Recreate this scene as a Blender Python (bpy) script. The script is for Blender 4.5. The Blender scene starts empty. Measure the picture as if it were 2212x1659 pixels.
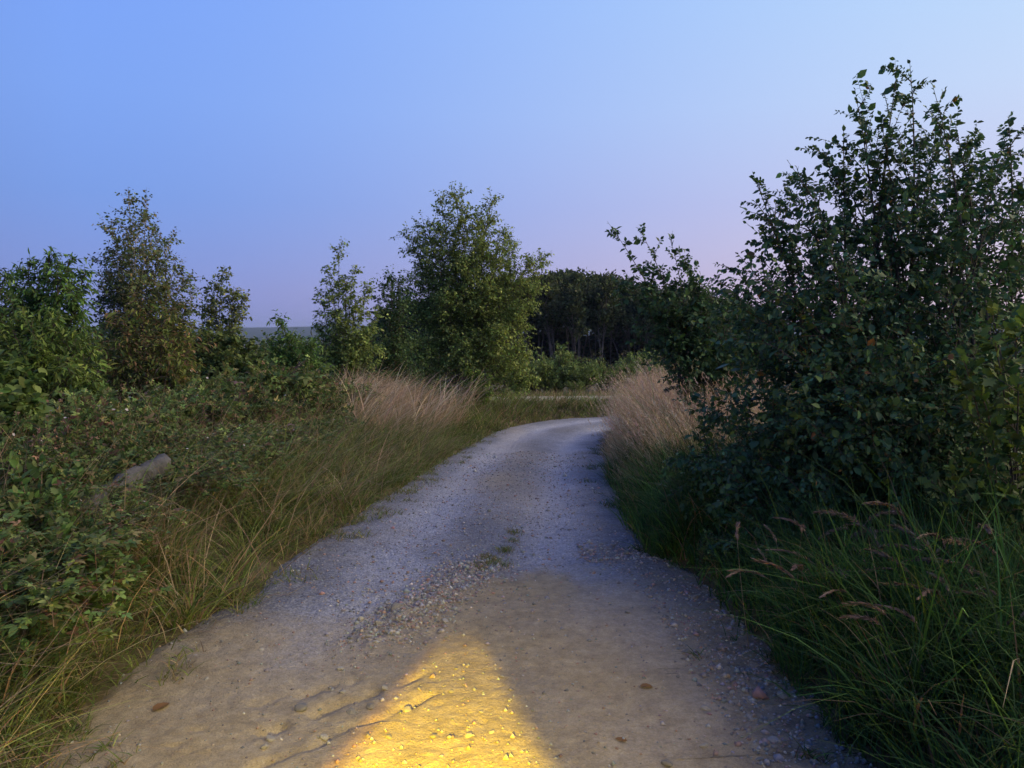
import bpy, math
import numpy as np

# ------------------------------------------------------------------ camera, sky, sun, exposure
sc = bpy.context.scene
col = sc.collection
PITCH = math.radians(4.08)
CAMZ = 1.6
FPX = 1609.0                       # focal length in pixels of a 2212 px wide picture
cam = bpy.data.cameras.new('camera')
camo = bpy.data.objects.new('camera', cam)
col.objects.link(camo)
cam.sensor_width = 36.0
cam.lens = 36.0 * FPX / 2212.0
cam.clip_start = 0.05
cam.clip_end = 20000
camo.location = (0, 0, CAMZ)
camo.rotation_euler = (math.radians(90) - PITCH, 0, 0)
sc.camera = camo

SUN_AZ = math.radians(82)          # clockwise from the view direction (+y) towards +x
SUN_EL = math.radians(27)


def lin(r, g, b):
    f = lambda c: ((c / 255 + 0.055) / 1.055) ** 2.4 if c > 10.3 else c / 255 / 12.92
    return (f(r), f(g), f(b), 1.0)


world = bpy.data.worlds.new('World')
sc.world = world
world.use_nodes = True
wn = world.node_tree
bg = wn.nodes['Background']


def wnode(t):
    return wn.nodes.new(t)


tcw = wnode('ShaderNodeTexCoord')
sepw = wnode('ShaderNodeSeparateXYZ')
wn.links.new(tcw.outputs['Generated'], sepw.inputs[0])


def wmath(op, a, b=None, c=None):
    n = wnode('ShaderNodeMath')
    n.operation = op
    for i, v in enumerate((a, b, c)):
        if v is None:
            continue
        if hasattr(v, 'is_linked'):
            wn.links.new(v, n.inputs[i])
        else:
            n.inputs[i].default_value = v
    return n.outputs[0]


def wramp(stops, fac):
    n = wnode('ShaderNodeValToRGB')
    n.color_ramp.interpolation = 'EASE' if False else 'LINEAR'
    el = n.color_ramp.elements
    while len(el) < len(stops):
        el.new(0.5)
    for e, (p, c) in zip(el, stops):
        e.position = p
        e.color = lin(*c)
    wn.links.new(fac, n.inputs[0])
    return n.outputs[0]


# dusk sky: colour by elevation, on the side of the afterglow, across it and away from it
hx = wmath('MULTIPLY', sepw.outputs[0], math.sin(math.radians(60)))
hy = wmath('MULTIPLY', sepw.outputs[1], math.cos(math.radians(60)))
hd = wmath('ADD', hx, hy)
hl = wmath('SQRT', wmath('ADD', wmath('MULTIPLY', sepw.outputs[0], sepw.outputs[0]),
                         wmath('ADD', wmath('MULTIPLY', sepw.outputs[1], sepw.outputs[1]), 1e-4)))
tt = wmath('DIVIDE', hd, hl)                       # cos of the azimuth from the afterglow
el_ = wmath('POWER', wmath('MAXIMUM', sepw.outputs[2], 0.0), 0.5)   # sqrt(sin elevation)
away = wramp([(0.0, (66, 74, 112)), (0.22, (72, 84, 130)), (0.40, (74, 94, 148)), (0.62, (72, 100, 168)), (1.0, (78, 112, 196))], el_)
across = wramp([(0.0, (130, 138, 198)), (0.22, (132, 148, 214)), (0.40, (122, 158, 232)), (0.52, (126, 166, 244)), (0.63, (124, 166, 250)), (1.0, (78, 112, 196))], el_)
glow = wramp([(0.0, (238, 196, 196)), (0.22, (238, 210, 220)), (0.40, (216, 214, 242)), (0.52, (208, 226, 252)), (0.63, (196, 226, 255)), (1.0, (78, 112, 196))], el_)
mixa = wnode('ShaderNodeMix'); mixa.data_type = 'RGBA'
wn.links.new(wmath('MINIMUM', wmath('MAXIMUM', wmath('ADD', tt, 1.0), 0.0), 1.0), mixa.inputs[0])
wn.links.new(away, mixa.inputs[6]); wn.links.new(across, mixa.inputs[7])
mixg = wnode('ShaderNodeMix'); mixg.data_type = 'RGBA'
wn.links.new(wmath('POWER', wmath('MAXIMUM', tt, 0.0), 1.6), mixg.inputs[0])
wn.links.new(mixa.outputs[2], mixg.inputs[6]); wn.links.new(glow, mixg.inputs[7])
sky = wnode('ShaderNodeTexSky')
sky.sky_type = 'NISHITA'
sky.sun_disc = False
sky.sun_elevation = math.radians(1.0)
sky.sun_rotation = SUN_AZ
addn = wnode('ShaderNodeMix'); addn.data_type = 'RGBA'; addn.blend_type = 'ADD'
addn.inputs[0].default_value = 0.010
wn.links.new(mixg.outputs[2], addn.inputs[6]); wn.links.new(sky.outputs[0], addn.inputs[7])
wn.links.new(addn.outputs[2], bg.inputs[0])
bg.inputs[1].default_value = 1.0

sun = bpy.data.lights.new('sun', 'SUN')
sun.energy = 4.3
sun.angle = math.radians(65)
sun.color = (1.0, 0.80, 0.44)
suno = bpy.data.objects.new('sun', sun)
col.objects.link(suno)
suno.rotation_euler = (math.radians(90) - SUN_EL, 0, math.pi - SUN_AZ)
suno.location = (30, 5, 30)

sc.view_settings.view_transform = 'Standard'
sc.view_settings.look = 'None'
sc.view_settings.exposure = 0.0
sc.view_settings.gamma = 1.0
sc.view_settings.use_curve_mapping = False
sc.cycles.max_bounces = 6
sc.cycles.diffuse_bounces = 3
sc.cycles.glossy_bounces = 2
sc.cycles.transmission_bounces = 3
sc.cycles.transparent_max_bounces = 6
sc.cycles.use_denoising = True

RNG = np.random.default_rng(11)
rnd = RNG.random
nrm = RNG.normal


# ------------------------------------------------------------------ helpers
def wp(px, py, d):
    """world point seen at pixel (2212 x 1659 picture) at camera depth d"""
    u = (px - 1106.0) / FPX
    v = (829.5 - py) / FPX
    c, s = math.cos(PITCH), math.sin(PITCH)
    return np.array((u * d, d * (c + v * s), CAMZ + d * (-s + v * c)))


def sstep(a, b, x):
    t = np.clip((x - a) / (b - a), 0, 1)
    return t * t * (3 - 2 * t)


def hash2(ix, iy, seed):
    h = (ix.astype(np.int64) * 374761393 + iy.astype(np.int64) * 668265263 + seed * 1442695041) & 0x7fffffff
    h = ((h ^ (h >> 13)) * 1274126177) & 0x7fffffff
    h = (h ^ (h >> 16)) & 0xffff
    return h / 65535.0


def vnoise(x, y, seed=0):
    ix, iy = np.floor(x), np.floor(y)
    fx, fy = x - ix, y - iy
    fx = fx * fx * (3 - 2 * fx); fy = fy * fy * (3 - 2 * fy)
    a = hash2(ix, iy, seed); b = hash2(ix + 1, iy, seed)
    c = hash2(ix, iy + 1, seed); d = hash2(ix + 1, iy + 1, seed)
    return (a * (1 - fx) + b * fx) * (1 - fy) + (c * (1 - fx) + d * fx) * fy


def fbm(x, y, sc_=1.0, oct_=4, seed=0):
    t = 0; amp = 0.5; f = sc_
    for i in range(oct_):
        t = t + amp * (vnoise(x * f, y * f, seed + i * 17) - 0.5)
        amp *= 0.5; f *= 2.03
    return t


def mesh(name, V, F, C=None, smooth=False, extra=None):
    """V (n,3); F a list of int arrays (m,k); C per-vertex colour"""
    me = bpy.data.meshes.new(name)
    V = np.asarray(V, dtype=np.float32)
    F = [np.asarray(f, dtype=np.int32) for f in (F if isinstance(F, list) else [F]) if len(f)]
    loops = np.concatenate([f.ravel() for f in F])
    tot = np.concatenate([np.full(len(f), f.shape[1], dtype=np.int32) for f in F])
    start = np.concatenate([[0], np.cumsum(tot)[:-1]]).astype(np.int32)
    me.vertices.add(len(V)); me.vertices.foreach_set('co', V.ravel())
    me.loops.add(len(loops)); me.loops.foreach_set('vertex_index', loops)
    me.polygons.add(len(tot)); me.polygons.foreach_set('loop_start', start)
    me.polygons.foreach_set('loop_total', tot)
    if smooth:
        me.polygons.foreach_set('use_smooth', np.ones(len(tot), dtype=bool))
    if C is not None:
        a = me.attributes.new('col', 'FLOAT_COLOR', 'POINT')
        C4 = np.ones((len(V), 4), dtype=np.float32); C4[:, :3] = C
        a.data.foreach_set('color', C4.ravel())
    for k, v in (extra or {}).items():
        a = me.attributes.new(k, 'FLOAT', 'POINT')
        a.data.foreach_set('value', np.asarray(v, dtype=np.float32))
    me.update(calc_edges=True)
    me.validate()
    return me


def obj(name, me, mat, parent=None):
    o = bpy.data.objects.new(name, me)
    col.objects.link(o)
    if mat is not None and not me.materials:
        me.materials.append(mat)
    if parent is not None:
        o.parent = parent
    return o


def tag(o, label, cat=None, group=None, kind=None):
    o['label'] = label
    if cat:
        o['category'] = cat
    if group:
        o['group'] = group
    if kind:
        o['kind'] = kind
    return o


def empty(name, loc, rz=0.0, scale=1.0):
    o = bpy.data.objects.new(name, None)
    col.objects.link(o)
    o.empty_display_size = 0.2
    o.location = [float(v) for v in loc]
    o.rotation_euler = (0, 0, rz)
    o.scale = (scale, scale, scale)
    return o


# ------------------------------------------------------------------ materials
def newmat(name):
    m = bpy.data.materials.new(name)
    m.use_nodes = True
    nt = m.node_tree
    return m, nt, nt.nodes['Principled BSDF'], nt.nodes['Material Output']


def leafmat(name, rough=0.55, trans=0.3, spec=0.3):
    m, nt, p, out = newmat(name)
    at = nt.nodes.new('ShaderNodeAttribute'); at.attribute_name = 'col'
    nt.links.new(at.outputs['Color'], p.inputs['Base Color'])
    p.inputs['Roughness'].default_value = rough
    p.inputs['Specular IOR Level'].default_value = spec
    tr = nt.nodes.new('ShaderNodeBsdfTranslucent')
    nt.links.new(at.outputs['Color'], tr.inputs['Color'])
    mx = nt.nodes.new('ShaderNodeMixShader'); mx.inputs[0].default_value = trans
    nt.links.new(p.outputs[0], mx.inputs[1]); nt.links.new(tr.outputs[0], mx.inputs[2])
    nt.links.new(mx.outputs[0], out.inputs[0])
    return m


def noisecol(nt, scale, stops, detail=6, coord='Object'):
    tc = nt.nodes.new('ShaderNodeTexCoord')
    nz = nt.nodes.new('ShaderNodeTexNoise')
    nz.inputs['Scale'].default_value = scale
    nz.inputs['Detail'].default_value = detail
    nz.inputs['Roughness'].default_value = 0.65
    nt.links.new(tc.outputs[coord], nz.inputs['Vector'])
    rp = nt.nodes.new('ShaderNodeValToRGB')
    el = rp.color_ramp.elements
    while len(el) < len(stops):
        el.new(0.5)
    for e, (p, c) in zip(el, stops):
        e.position = p; e.color = (*c, 1)
    nt.links.new(nz.outputs['Fac'], rp.inputs[0])
    return rp.outputs[0], nz, tc


def barkmat(name, c0, c1, scale=18):
    m, nt, p, out = newmat(name)
    c, nz, tc = noisecol(nt, scale, [(0.35, c0), (0.65, c1)])
    mp = nt.nodes.new('ShaderNodeMapping'); mp.inputs['Scale'].default_value = (1, 1, 0.25)
    nt.links.new(tc.outputs['Object'], mp.inputs[0]); nt.links.new(mp.outputs[0], nz.inputs['Vector'])
    nt.links.new(c, p.inputs['Base Color'])
    p.inputs['Roughness'].default_value = 0.85
    bp = nt.nodes.new('ShaderNodeBump'); bp.inputs['Strength'].default_value = 0.5; bp.inputs['Distance'].default_value = 0.01
    nt.links.new(nz.outputs['Fac'], bp.inputs['Height']); nt.links.new(bp.outputs[0], p.inputs['Normal'])
    return m


M_LEAF = leafmat('leaf', 0.6, 0.30, 0.2)
M_LEAF_DARK = leafmat('leaf_glossy', 0.5, 0.22, 0.22)
M_GRASS = leafmat('grass', 0.7, 0.25, 0.15)
M_FAR = leafmat('far_foliage', 0.8, 0.15, 0.1)
M_BARK = barkmat('bark', (0.05, 0.035, 0.025), (0.13, 0.10, 0.075))
M_PALE = barkmat('pale_bark', (0.16, 0.13, 0.10), (0.42, 0.38, 0.32), 6)
M_DEAD = barkmat('dead_wood', (0.16, 0.13, 0.10), (0.34, 0.29, 0.23), 20)
M_TRUNK = barkmat('wood_trunk', (0.09, 0.075, 0.06), (0.24, 0.21, 0.18), 6)
M_CANE = barkmat('cane', (0.09, 0.05, 0.035), (0.22, 0.15, 0.09), 30)


def stonemat():
    m, nt, p, out = newmat('stone')
    c, nz, tc = noisecol(nt, 25, [(0.3, (0.17, 0.16, 0.145)), (0.7, (0.36, 0.34, 0.31))])
    oi = nt.nodes.new('ShaderNodeObjectInfo')
    hsv = nt.nodes.new('ShaderNodeHueSaturation')
    mr = nt.nodes.new('ShaderNodeMapRange'); mr.inputs[3].default_value = 0.6; mr.inputs[4].default_value = 1.15
    nt.links.new(oi.outputs['Random'], mr.inputs[0]); nt.links.new(mr.outputs[0], hsv.inputs['Value'])
    nt.links.new(c, hsv.inputs['Color']); nt.links.new(hsv.outputs[0], p.inputs['Base Color'])
    p.inputs['Roughness'].default_value = 0.85
    bp = nt.nodes.new('ShaderNodeBump'); bp.inputs['Strength'].default_value = 0.5; bp.inputs['Distance'].default_value = 0.004
    nt.links.new(nz.outputs['Fac'], bp.inputs['Height']); nt.links.new(bp.outputs[0], p.inputs['Normal'])
    return m


M_STONE = stonemat()


def gravelmat():
    m, nt, p, out = newmat('gravel')
    at = nt.nodes.new('ShaderNodeAttribute'); at.attribute_name = 'col'
    nt.links.new(at.outputs['Color'], p.inputs['Base Color'])
    p.inputs['Roughness'].default_value = 0.85
    return m


M_GRAVEL = gravelmat()


def trackmat():
    m, nt, p, out = newmat('track_surface')
    L = nt.links.new
    tc = nt.nodes.new('ShaderNodeTexCoord')
    at = nt.nodes.new('ShaderNodeAttribute'); at.attribute_name = 'dirt'
    g, nzg, _ = noisecol(nt, 70, [(0.30, (0.16, 0.165, 0.20)), (0.52, (0.28, 0.29, 0.36)), (0.72, (0.38, 0.39, 0.47))], 8)
    d, nzd, _ = noisecol(nt, 9, [(0.30, (0.25, 0.195, 0.115)), (0.55, (0.36, 0.29, 0.18)), (0.75, (0.45, 0.37, 0.25))], 10)
    vo = nt.nodes.new('ShaderNodeTexVoronoi'); vo.inputs['Scale'].default_value = 55
    L(tc.outputs['Object'], vo.inputs['Vector'])
    vs = nt.nodes.new('ShaderNodeHueSaturation')
    bw = nt.nodes.new('ShaderNodeSeparateColor'); L(vo.outputs['Color'], bw.inputs[0])
    mr = nt.nodes.new('ShaderNodeMapRange'); mr.inputs[3].default_value = 0.8; mr.inputs[4].default_value = 1.15
    L(bw.outputs[0], mr.inputs[0]); L(mr.outputs[0], vs.inputs['Value']); L(g, vs.inputs['Color'])
    # larger blotches of wear over both
    n3 = nt.nodes.new('ShaderNodeTexNoise'); n3.inputs['Scale'].default_value = 1.7; n3.inputs['Detail'].default_value = 5
    L(tc.outputs['Object'], n3.inputs['Vector'])
    mxf = nt.nodes.new('ShaderNodeMath'); mxf.operation = 'MULTIPLY_ADD'
    L(n3.outputs['Fac'], mxf.inputs[0]); mxf.inputs[1].default_value = 0.5; mxf.inputs[2].default_value = -0.25
    ad = nt.nodes.new('ShaderNodeMath'); ad.operation = 'ADD'; ad.use_clamp = True
    L(at.outputs['Fac'], ad.inputs[0]); L(mxf.outputs[0], ad.inputs[1])
    mx = nt.nodes.new('ShaderNodeMix'); mx.data_type = 'RGBA'
    aw = nt.nodes.new('ShaderNodeAttribute'); aw.attribute_name = 'wear'
    wr = nt.nodes.new('ShaderNodeMapRange'); wr.inputs[3].default_value = 0.68; wr.inputs[4].default_value = 1.3
    L(aw.outputs['Fac'], wr.inputs[0])
    vw = nt.nodes.new('ShaderNodeHueSaturation'); L(wr.outputs[0], vw.inputs['Value']); L(vs.outputs[0], vw.inputs['Color'])
    ng = nt.nodes.new('ShaderNodeTexNoise'); ng.inputs['Scale'].default_value = 150; ng.inputs['Detail'].default_value = 5; ng.inputs['Roughness'].default_value = 0.75
    L(tc.outputs['Object'], ng.inputs['Vector'])
    gr = nt.nodes.new('ShaderNodeMapRange'); gr.inputs[1].default_value = 0.3; gr.inputs[2].default_value = 0.7; gr.inputs[3].default_value = 0.74; gr.inputs[4].default_value = 1.42
    L(ng.outputs['Fac'], gr.inputs[0])
    n5 = nt.nodes.new('ShaderNodeTexNoise'); n5.inputs['Scale'].default_value = 22; n5.inputs['Detail'].default_value = 6; n5.inputs['Roughness'].default_value = 0.7
    L(tc.outputs['Object'], n5.inputs['Vector'])
    g5 = nt.nodes.new('ShaderNodeMapRange'); g5.inputs[1].default_value = 0.3; g5.inputs[2].default_value = 0.7; g5.inputs[3].default_value = 0.78; g5.inputs[4].default_value = 1.15
    L(n5.outputs['Fac'], g5.inputs[0])
    gm = nt.nodes.new('ShaderNodeMath'); gm.operation = 'MULTIPLY'; L(gr.outputs[0], gm.inputs[0]); L(g5.outputs[0], gm.inputs[1])
    so = nt.nodes.new('ShaderNodeAttribute'); so.attribute_name = 'soil'
    sm = nt.nodes.new('ShaderNodeMapRange'); sm.inputs[3].default_value = 1.0; sm.inputs[4].default_value = 0.72
    L(so.outputs['Fac'], sm.inputs[0])
    gm2 = nt.nodes.new('ShaderNodeMath'); gm2.operation = 'MULTIPLY'; L(gm.outputs[0], gm2.inputs[0]); L(sm.outputs[0], gm2.inputs[1])
    dv_ = nt.nodes.new('ShaderNodeHueSaturation'); L(gm2.outputs[0], dv_.inputs['Value']); L(d, dv_.inputs['Color'])
    L(ad.outputs[0], mx.inputs[0]); L(vw.outputs[0], mx.inputs[6]); L(dv_.outputs[0], mx.inputs[7])
    L(mx.outputs[2], p.inputs['Base Color'])
    p.inputs['Roughness'].default_value = 0.9
    p.inputs['Specular IOR Level'].default_value = 0.25
    b1 = nt.nodes.new('ShaderNodeBump'); b1.inputs['Strength'].default_value = 0.7; b1.inputs['Distance'].default_value = 0.012
    L(vo.outputs['Distance'], b1.inputs['Height']); b1.invert = True
    nf = nt.nodes.new('ShaderNodeTexNoise'); nf.inputs['Scale'].default_value = 130; nf.inputs['Detail'].default_value = 7; nf.inputs['Roughness'].default_value = 0.7
    L(tc.outputs['Object'], nf.inputs['Vector'])
    b2 = nt.nodes.new('ShaderNodeBump'); b2.inputs['Strength'].default_value = 1.0; b2.inputs['Distance'].default_value = 0.012
    L(nf.outputs['Fac'], b2.inputs['Height'])
    sub = nt.nodes.new('ShaderNodeMath'); sub.operation = 'MULTIPLY_ADD'
    L(ad.outputs[0], sub.inputs[0]); sub.inputs[1].default_value = -0.6; sub.inputs[2].default_value = 0.75
    L(sub.outputs[0], b1.inputs['Strength'])
    L(b2.outputs[0], b1.inputs['Normal']); L(b1.outputs[0], p.inputs['Normal'])
    return m


M_TRACK = trackmat()


def simplemat(name, scale, stops, rough=0.95):
    m, nt, p, out = newmat(name)
    c, nz, _ = noisecol(nt, scale, stops, 8)
    nt.links.new(c, p.inputs['Base Color'])
    p.inputs['Roughness'].default_value = rough
    p.inputs['Specular IOR Level'].default_value = 0.15
    bp = nt.nodes.new('ShaderNodeBump'); bp.inputs['Strength'].default_value = 0.6; bp.inputs['Distance'].default_value = 0.03
    nt.links.new(nz.outputs['Fac'], bp.inputs['Height']); nt.links.new(bp.outputs[0], p.inputs['Normal'])
    return m


M_GROUND = simplemat('soil_and_thatch', 5, [(0.3, (0.035, 0.035, 0.018)), (0.5, (0.08, 0.065, 0.035)), (0.7, (0.13, 0.11, 0.06))])
M_HILL = simplemat('hill_woods', 0.02, [(0.3, (0.02, 0.03, 0.018)), (0.7, (0.045, 0.055, 0.03))])
M_FARPATH = simplemat('pale_path', 3, [(0.3, (0.30, 0.27, 0.22)), (0.7, (0.46, 0.42, 0.36))])

# ------------------------------------------------------------------ terrain
# centre line of the track with half width (x, y, half)
TRK = np.array([(-0.17, 0.0, 1.58), (-0.18, 2.0, 1.58), (-0.23, 2.7, 1.61), (-0.25, 3.4, 1.58), (-0.20, 4.0, 1.53), (-0.18, 4.5, 1.46),
                (-0.29, 5.0, 1.31), (-0.27, 5.6, 1.25), (-0.19, 6.5, 1.21), (-0.08, 8.0, 1.18), (0.13, 10.5, 1.20), (0.42, 13.2, 1.23),
                (0.75, 14.8, 1.25), (1.35, 16.1, 1.27), (2.4, 16.95, 1.3), (4.2, 17.35, 1.3), (7.5, 17.2, 1.3), (12.0, 16.4, 1.3), (18.0, 15.0, 1.3)])


def catmull(P, per):
    out = []
    Q = np.vstack([2 * P[0] - P[1], P, 2 * P[-1] - P[-2]])
    for i in range(1, len(Q) - 2):
        t = np.linspace(0, 1, per, endpoint=False)[:, None]
        a, b, c, d = Q[i - 1], Q[i], Q[i + 1], Q[i + 2]
        out.append(0.5 * (2 * b + (c - a) * t + (2 * a - 5 * b + 4 * c - d) * t ** 2 + (3 * b - a - 3 * c + d) * t ** 3))
    return np.vstack(out + [Q[-2][None]])


TRKD = catmull(TRK, 8)
FARP = catmull(np.array([(-2.2, 21.2, 0.7), (0.0, 22.2, 0.75), (3.0, 22.6, 0.8), (7.0, 22.6, 0.8), (13, 22.0, 0.8), (24, 20.5, 0.8)]), 8)


def polydist(x, y, T):
    """signed lateral distance to a polyline (+ = right), minus nothing; returns |d|, half, side"""
    sh = x.shape
    x = x.ravel(); y = y.ravel()
    best = np.full(x.shape, 1e9); half = np.ones(x.shape); side = np.ones(x.shape)
    for i in range(len(T) - 1):
        ax, ay, aw = T[i]; bx, by, bw = T[i + 1]
        dx, dy = bx - ax, by - ay
        t = np.clip(((x - ax) * dx + (y - ay) * dy) / (dx * dx + dy * dy), 0, 1)
        ex, ey = x - (ax + t * dx), y - (ay + t * dy)
        d = np.hypot(ex, ey)
        m = d < best
        best[m] = d[m]; half[m] = (aw + t * (bw - aw))[m]
        side[m] = np.sign(ex * dy - ey * dx)[m]
    return best.reshape(sh), half.reshape(sh), side.reshape(sh)


def zbase(x, y):
    r = np.hypot(x, y)
    z = -0.5 * sstep(5.0, 15.0, y)
    z = z - 0.45 * sstep(22, 32, y) - 1.0 * sstep(30, 50, y) - 3.6 * sstep(45, 90, y)
    z = z - 22 * sstep(110, 700, r)
    return z


def edge_noise(x, y):
    return 0.22 * fbm(x, y, 1.3, 3, 3) + 0.24 * fbm(x, y, 4.0, 4, 9)


def ground_z(x, y):
    x = np.asarray(x, dtype=float); y = np.asarray(y, dtype=float)
    z = zbase(x, y)
    d, h, s = polydist(x, y, TRKD)
    e = d - h + edge_noise(x, y)
    near = 1 - sstep(17.6, 21.0, y) * sstep(-6.0, -2.5, x) - sstep(24, 40, y) * (1 - sstep(-6.0, -2.5, x))
    bank = np.where(s > 0, 0.16, 0.26) * np.where((s > 0) & (y < 6), sstep(-0.02, 0.28, e), sstep(-0.02, 0.9, e)) + np.where(s > 0, 0.05, 0.10) * sstep(0.8, 3.0, e)
    bank = bank - np.where(s < 0, 1.1, 0.7) * sstep(4.0, 12.0, e)
    z = z + bank * near - 0.07 * (1 - sstep(-0.12, 0.04, e))
    z = z + 0.05 * fbm(x, y, 0.9, 4, 5) * sstep(0.0, 0.5, e)
    d2, h2, s2 = polydist(x, y, FARP)
    z = z + 0.06 * (1 - sstep(0.6, 2.4, d2)) - 0.05 * (1 - sstep(h2 - 0.1, h2 + 0.2, d2))
    return z


def gz(x, y):
    return float(ground_z(np.array([x]), np.array([y]))[0])


def grid_mesh(name, xs, ys, zf, mat, smooth=True):
    X, Y = np.meshgrid(xs, ys)
    Z = zf(X, Y)
    nx, ny = len(xs), len(ys)
    V = np.stack([X.ravel(), Y.ravel(), Z.ravel()], 1)
    i = (np.arange(ny - 1)[:, None] * nx + np.arange(nx - 1)[None]).ravel()
    F = np.stack([i, i + 1, i + nx + 1, i + nx], 1)
    return obj(name, mesh(name, V, F, smooth=smooth), mat)


def spaced(parts):
    return np.unique(np.concatenate([np.arange(a, b, s) for a, b, s in parts]))


gx = spaced([(-6000, -1000, 500), (-1000, -200, 80), (-200, -40, 10), (-40, -10, 1.5), (-10, -3, 0.25), (-3, 3, 0.07), (3, 10, 0.25), (10, 40, 1.5), (40, 200, 10), (200, 1000, 80), (1000, 6001, 500)])
gy = spaced([(-400, -40, 40), (-40, -4, 2), (-4, 1.5, 0.4), (1.5, 8, 0.07), (8, 26, 0.16), (26, 60, 1.0), (60, 200, 6), (200, 1000, 50), (1000, 6001, 250)])
tag(grid_mesh('ground', gx, gy, ground_z, M_GROUND), 'rough grassy ground falling away from the track', kind='structure')


# rubble lying diagonally across the track
def rubble_mask(x, y):
    a = np.array(RUB0); b = np.array(RUB1)
    dx, dy = b - a
    t = np.clip(((x - a[0]) * dx + (y - a[1]) * dy) / (dx * dx + dy * dy), 0, 1)
    d = np.hypot(x - a[0] - t * dx, y - a[1] - t * dy)
    return np.exp(-(d / 0.16) ** 2)


RUB0 = (-0.72, 3.75)
RUB1 = (-0.18, 5.0)


def dirt_mask(x, y):
    # sandy soil in the foreground, gravel beyond a slanting line
    yb = 3.95 + 1.05 * sstep(-0.9, 0.35, x) + 0.9 * fbm(x, y, 1.8, 5, 21)
    m = 1 - sstep(-0.45, 0.30, y - yb + 0.5 * fbm(x, y, 9, 3, 22))
    m = m * (0.78 + 0.5 * fbm(x, y, 1.1, 3, 31))
    c = 0.25 * np.exp(-((x - 0.05) / 0.35) ** 2) * sstep(5.5, 7.5, y)       # soil along the crown
    e = 0.45 * sstep(7.2, 8.6, y) * (1 - sstep(8.6, 10, y)) * np.exp(-((x + 0.25) / 0.3) ** 2)
    return np.clip(m + c + e, 0, 1)


def wear_mask(x, y):
    # compacted pale wheel tracks, darker loose stones on the crown and sides
    d, h, s = polydist(x, y, TRKD)
    q = s * d / h
    w = np.exp(-((q - 0.46) / 0.24) ** 2) + np.exp(-((q + 0.42) / 0.26) ** 2)
    return np.clip(w + 0.9 * fbm(x, y, 1.6, 4, 81) + 0.5 * fbm(x, y, 7, 3, 82), 0, 1)


def soil_mask(x, y):
    # dark broken soil where the verge crumbles on to the track, and patches on the stony side
    d, h, s = polydist(x, y, TRKD)
    q = s * d / h
    a = sstep(0.62, 0.92, q + 0.5 * fbm(x, y, 3, 4, 85)) * (1 - sstep(5.2, 6.2, y))
    b_ = sstep(0.86, 0.98, -q + 0.3 * fbm(x, y, 3, 4, 86)) * 0.8
    c_ = 0.6 * sstep(0.12, 0.25, fbm(x, y, 2.6, 4, 87)) * (1 - sstep(-0.1, 0.2, x))
    return np.clip(a + b_ + c_, 0, 1)


def track_z(x, y):
    z = zbase(x, y)
    d, h, s = polydist(x, y, TRKD)
    q = s * d / h                                           # -1 .. 1 across
    far = sstep(4.5, 7, y)
    rut = -0.042 * (np.exp(-((q - 0.42) / 0.2) ** 2) + np.exp(-((q + 0.45) / 0.22) ** 2)) * (0.4 + 0.6 * far)
    z = z + rut + 0.02 * (1 - q * q)
    dm = dirt_mask(x, y)
    ridge_ = 1 - 2 * np.abs(vnoise(x * 9 + 0.6 * y, y * 13, 47) - 0.5)
    z = z + 0.05 * fbm(x, y, 1.1, 3, 40) + 0.010 * fbm(x, y, 6.0, 4, 41) + 0.003 * dm * (1 - sstep(0.0, 0.5, x)) * (ridge_ - 0.5)
    rough = (0.009 + 0.012 * (1 - dm)) * fbm(x, y, 30.0, 3, 42)
    pit = vnoise(x * 17, y * 17, 48); rough = rough - 0.006 * sstep(0.85, 0.97, pit) + 0.005 * sstep(0.86, 0.98, vnoise(x * 23, y * 23, 49))
    smooth_dirt = sstep(0.1, 0.6, x) * dm
    sl = soil_mask(x, y)
    z = z + rough * (1 - 0.6 * smooth_dirt) + sl * (0.030 * fbm(x, y, 16, 4, 88) + 0.012 * fbm(x, y, 45, 2, 89))
    z = z + 0.035 * rubble_mask(x, y) * (0.6 + 1.6 * fbm(x, y, 14, 3, 44))
    # washed-out channels slanting through the lamp light
    for (x0, y0, x1, y1, w, dep, sd) in ((-1.05, 2.78, -0.38, 3.38, 0.030, 0.030, 1), (-0.82, 2.72, -0.30, 3.18, 0.022, 0.024, 2),
                                         (-1.15, 3.05, -0.66, 3.32, 0.03, 0.018, 3), (-1.0, 2.55, -0.75, 2.78, 0.022, 0.02, 4)):
        dx, dy = x1 - x0, y1 - y0
        t = np.clip(((x - x0) * dx + (y - y0) * dy) / (dx * dx + dy * dy), 0, 1)
        wig = 0.10 * fbm(x, y, 5.0, 3, 60 + sd)
        dd = np.abs(((x - x0) * dy - (y - y0) * dx) / math.hypot(dx, dy) + wig)
        z = z - dep * np.exp(-(dd / w) ** 2) * sstep(0, 0.12, t) * (1 - sstep(0.88, 1, t)) * sstep(-0.15, 0.1, fbm(x, y, 9, 2, 70 + sd) + 0.05)
    # step where the loose soil ends
    z = z - 0.05 * sstep(0.93, 1.08, np.abs(q))
    return z


def strip(T, s_list, u_list, widen=1.06):
    """positions on the strip of a polyline: s = arclength list, u in -1..1"""
    seg = np.hypot(np.diff(T[:, 0]), np.diff(T[:, 1]))
    S = np.concatenate([[0], np.cumsum(seg)])
    s_list = s_list[s_list <= S[-1]]
    cx = np.interp(s_list, S, T[:, 0]); cy = np.interp(s_list, S, T[:, 1]); hw = np.interp(s_list, S, T[:, 2]) * widen
    tx = np.gradient(cx, s_list); ty = np.gradient(cy, s_list)
    ln = np.hypot(tx, ty); tx /= ln; ty /= ln
    X = cx[:, None] + ty[:, None] * hw[:, None] * u_list[None]
    Y = cy[:, None] - tx[:, None] * hw[:, None] * u_list[None]
    return X, Y


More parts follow.
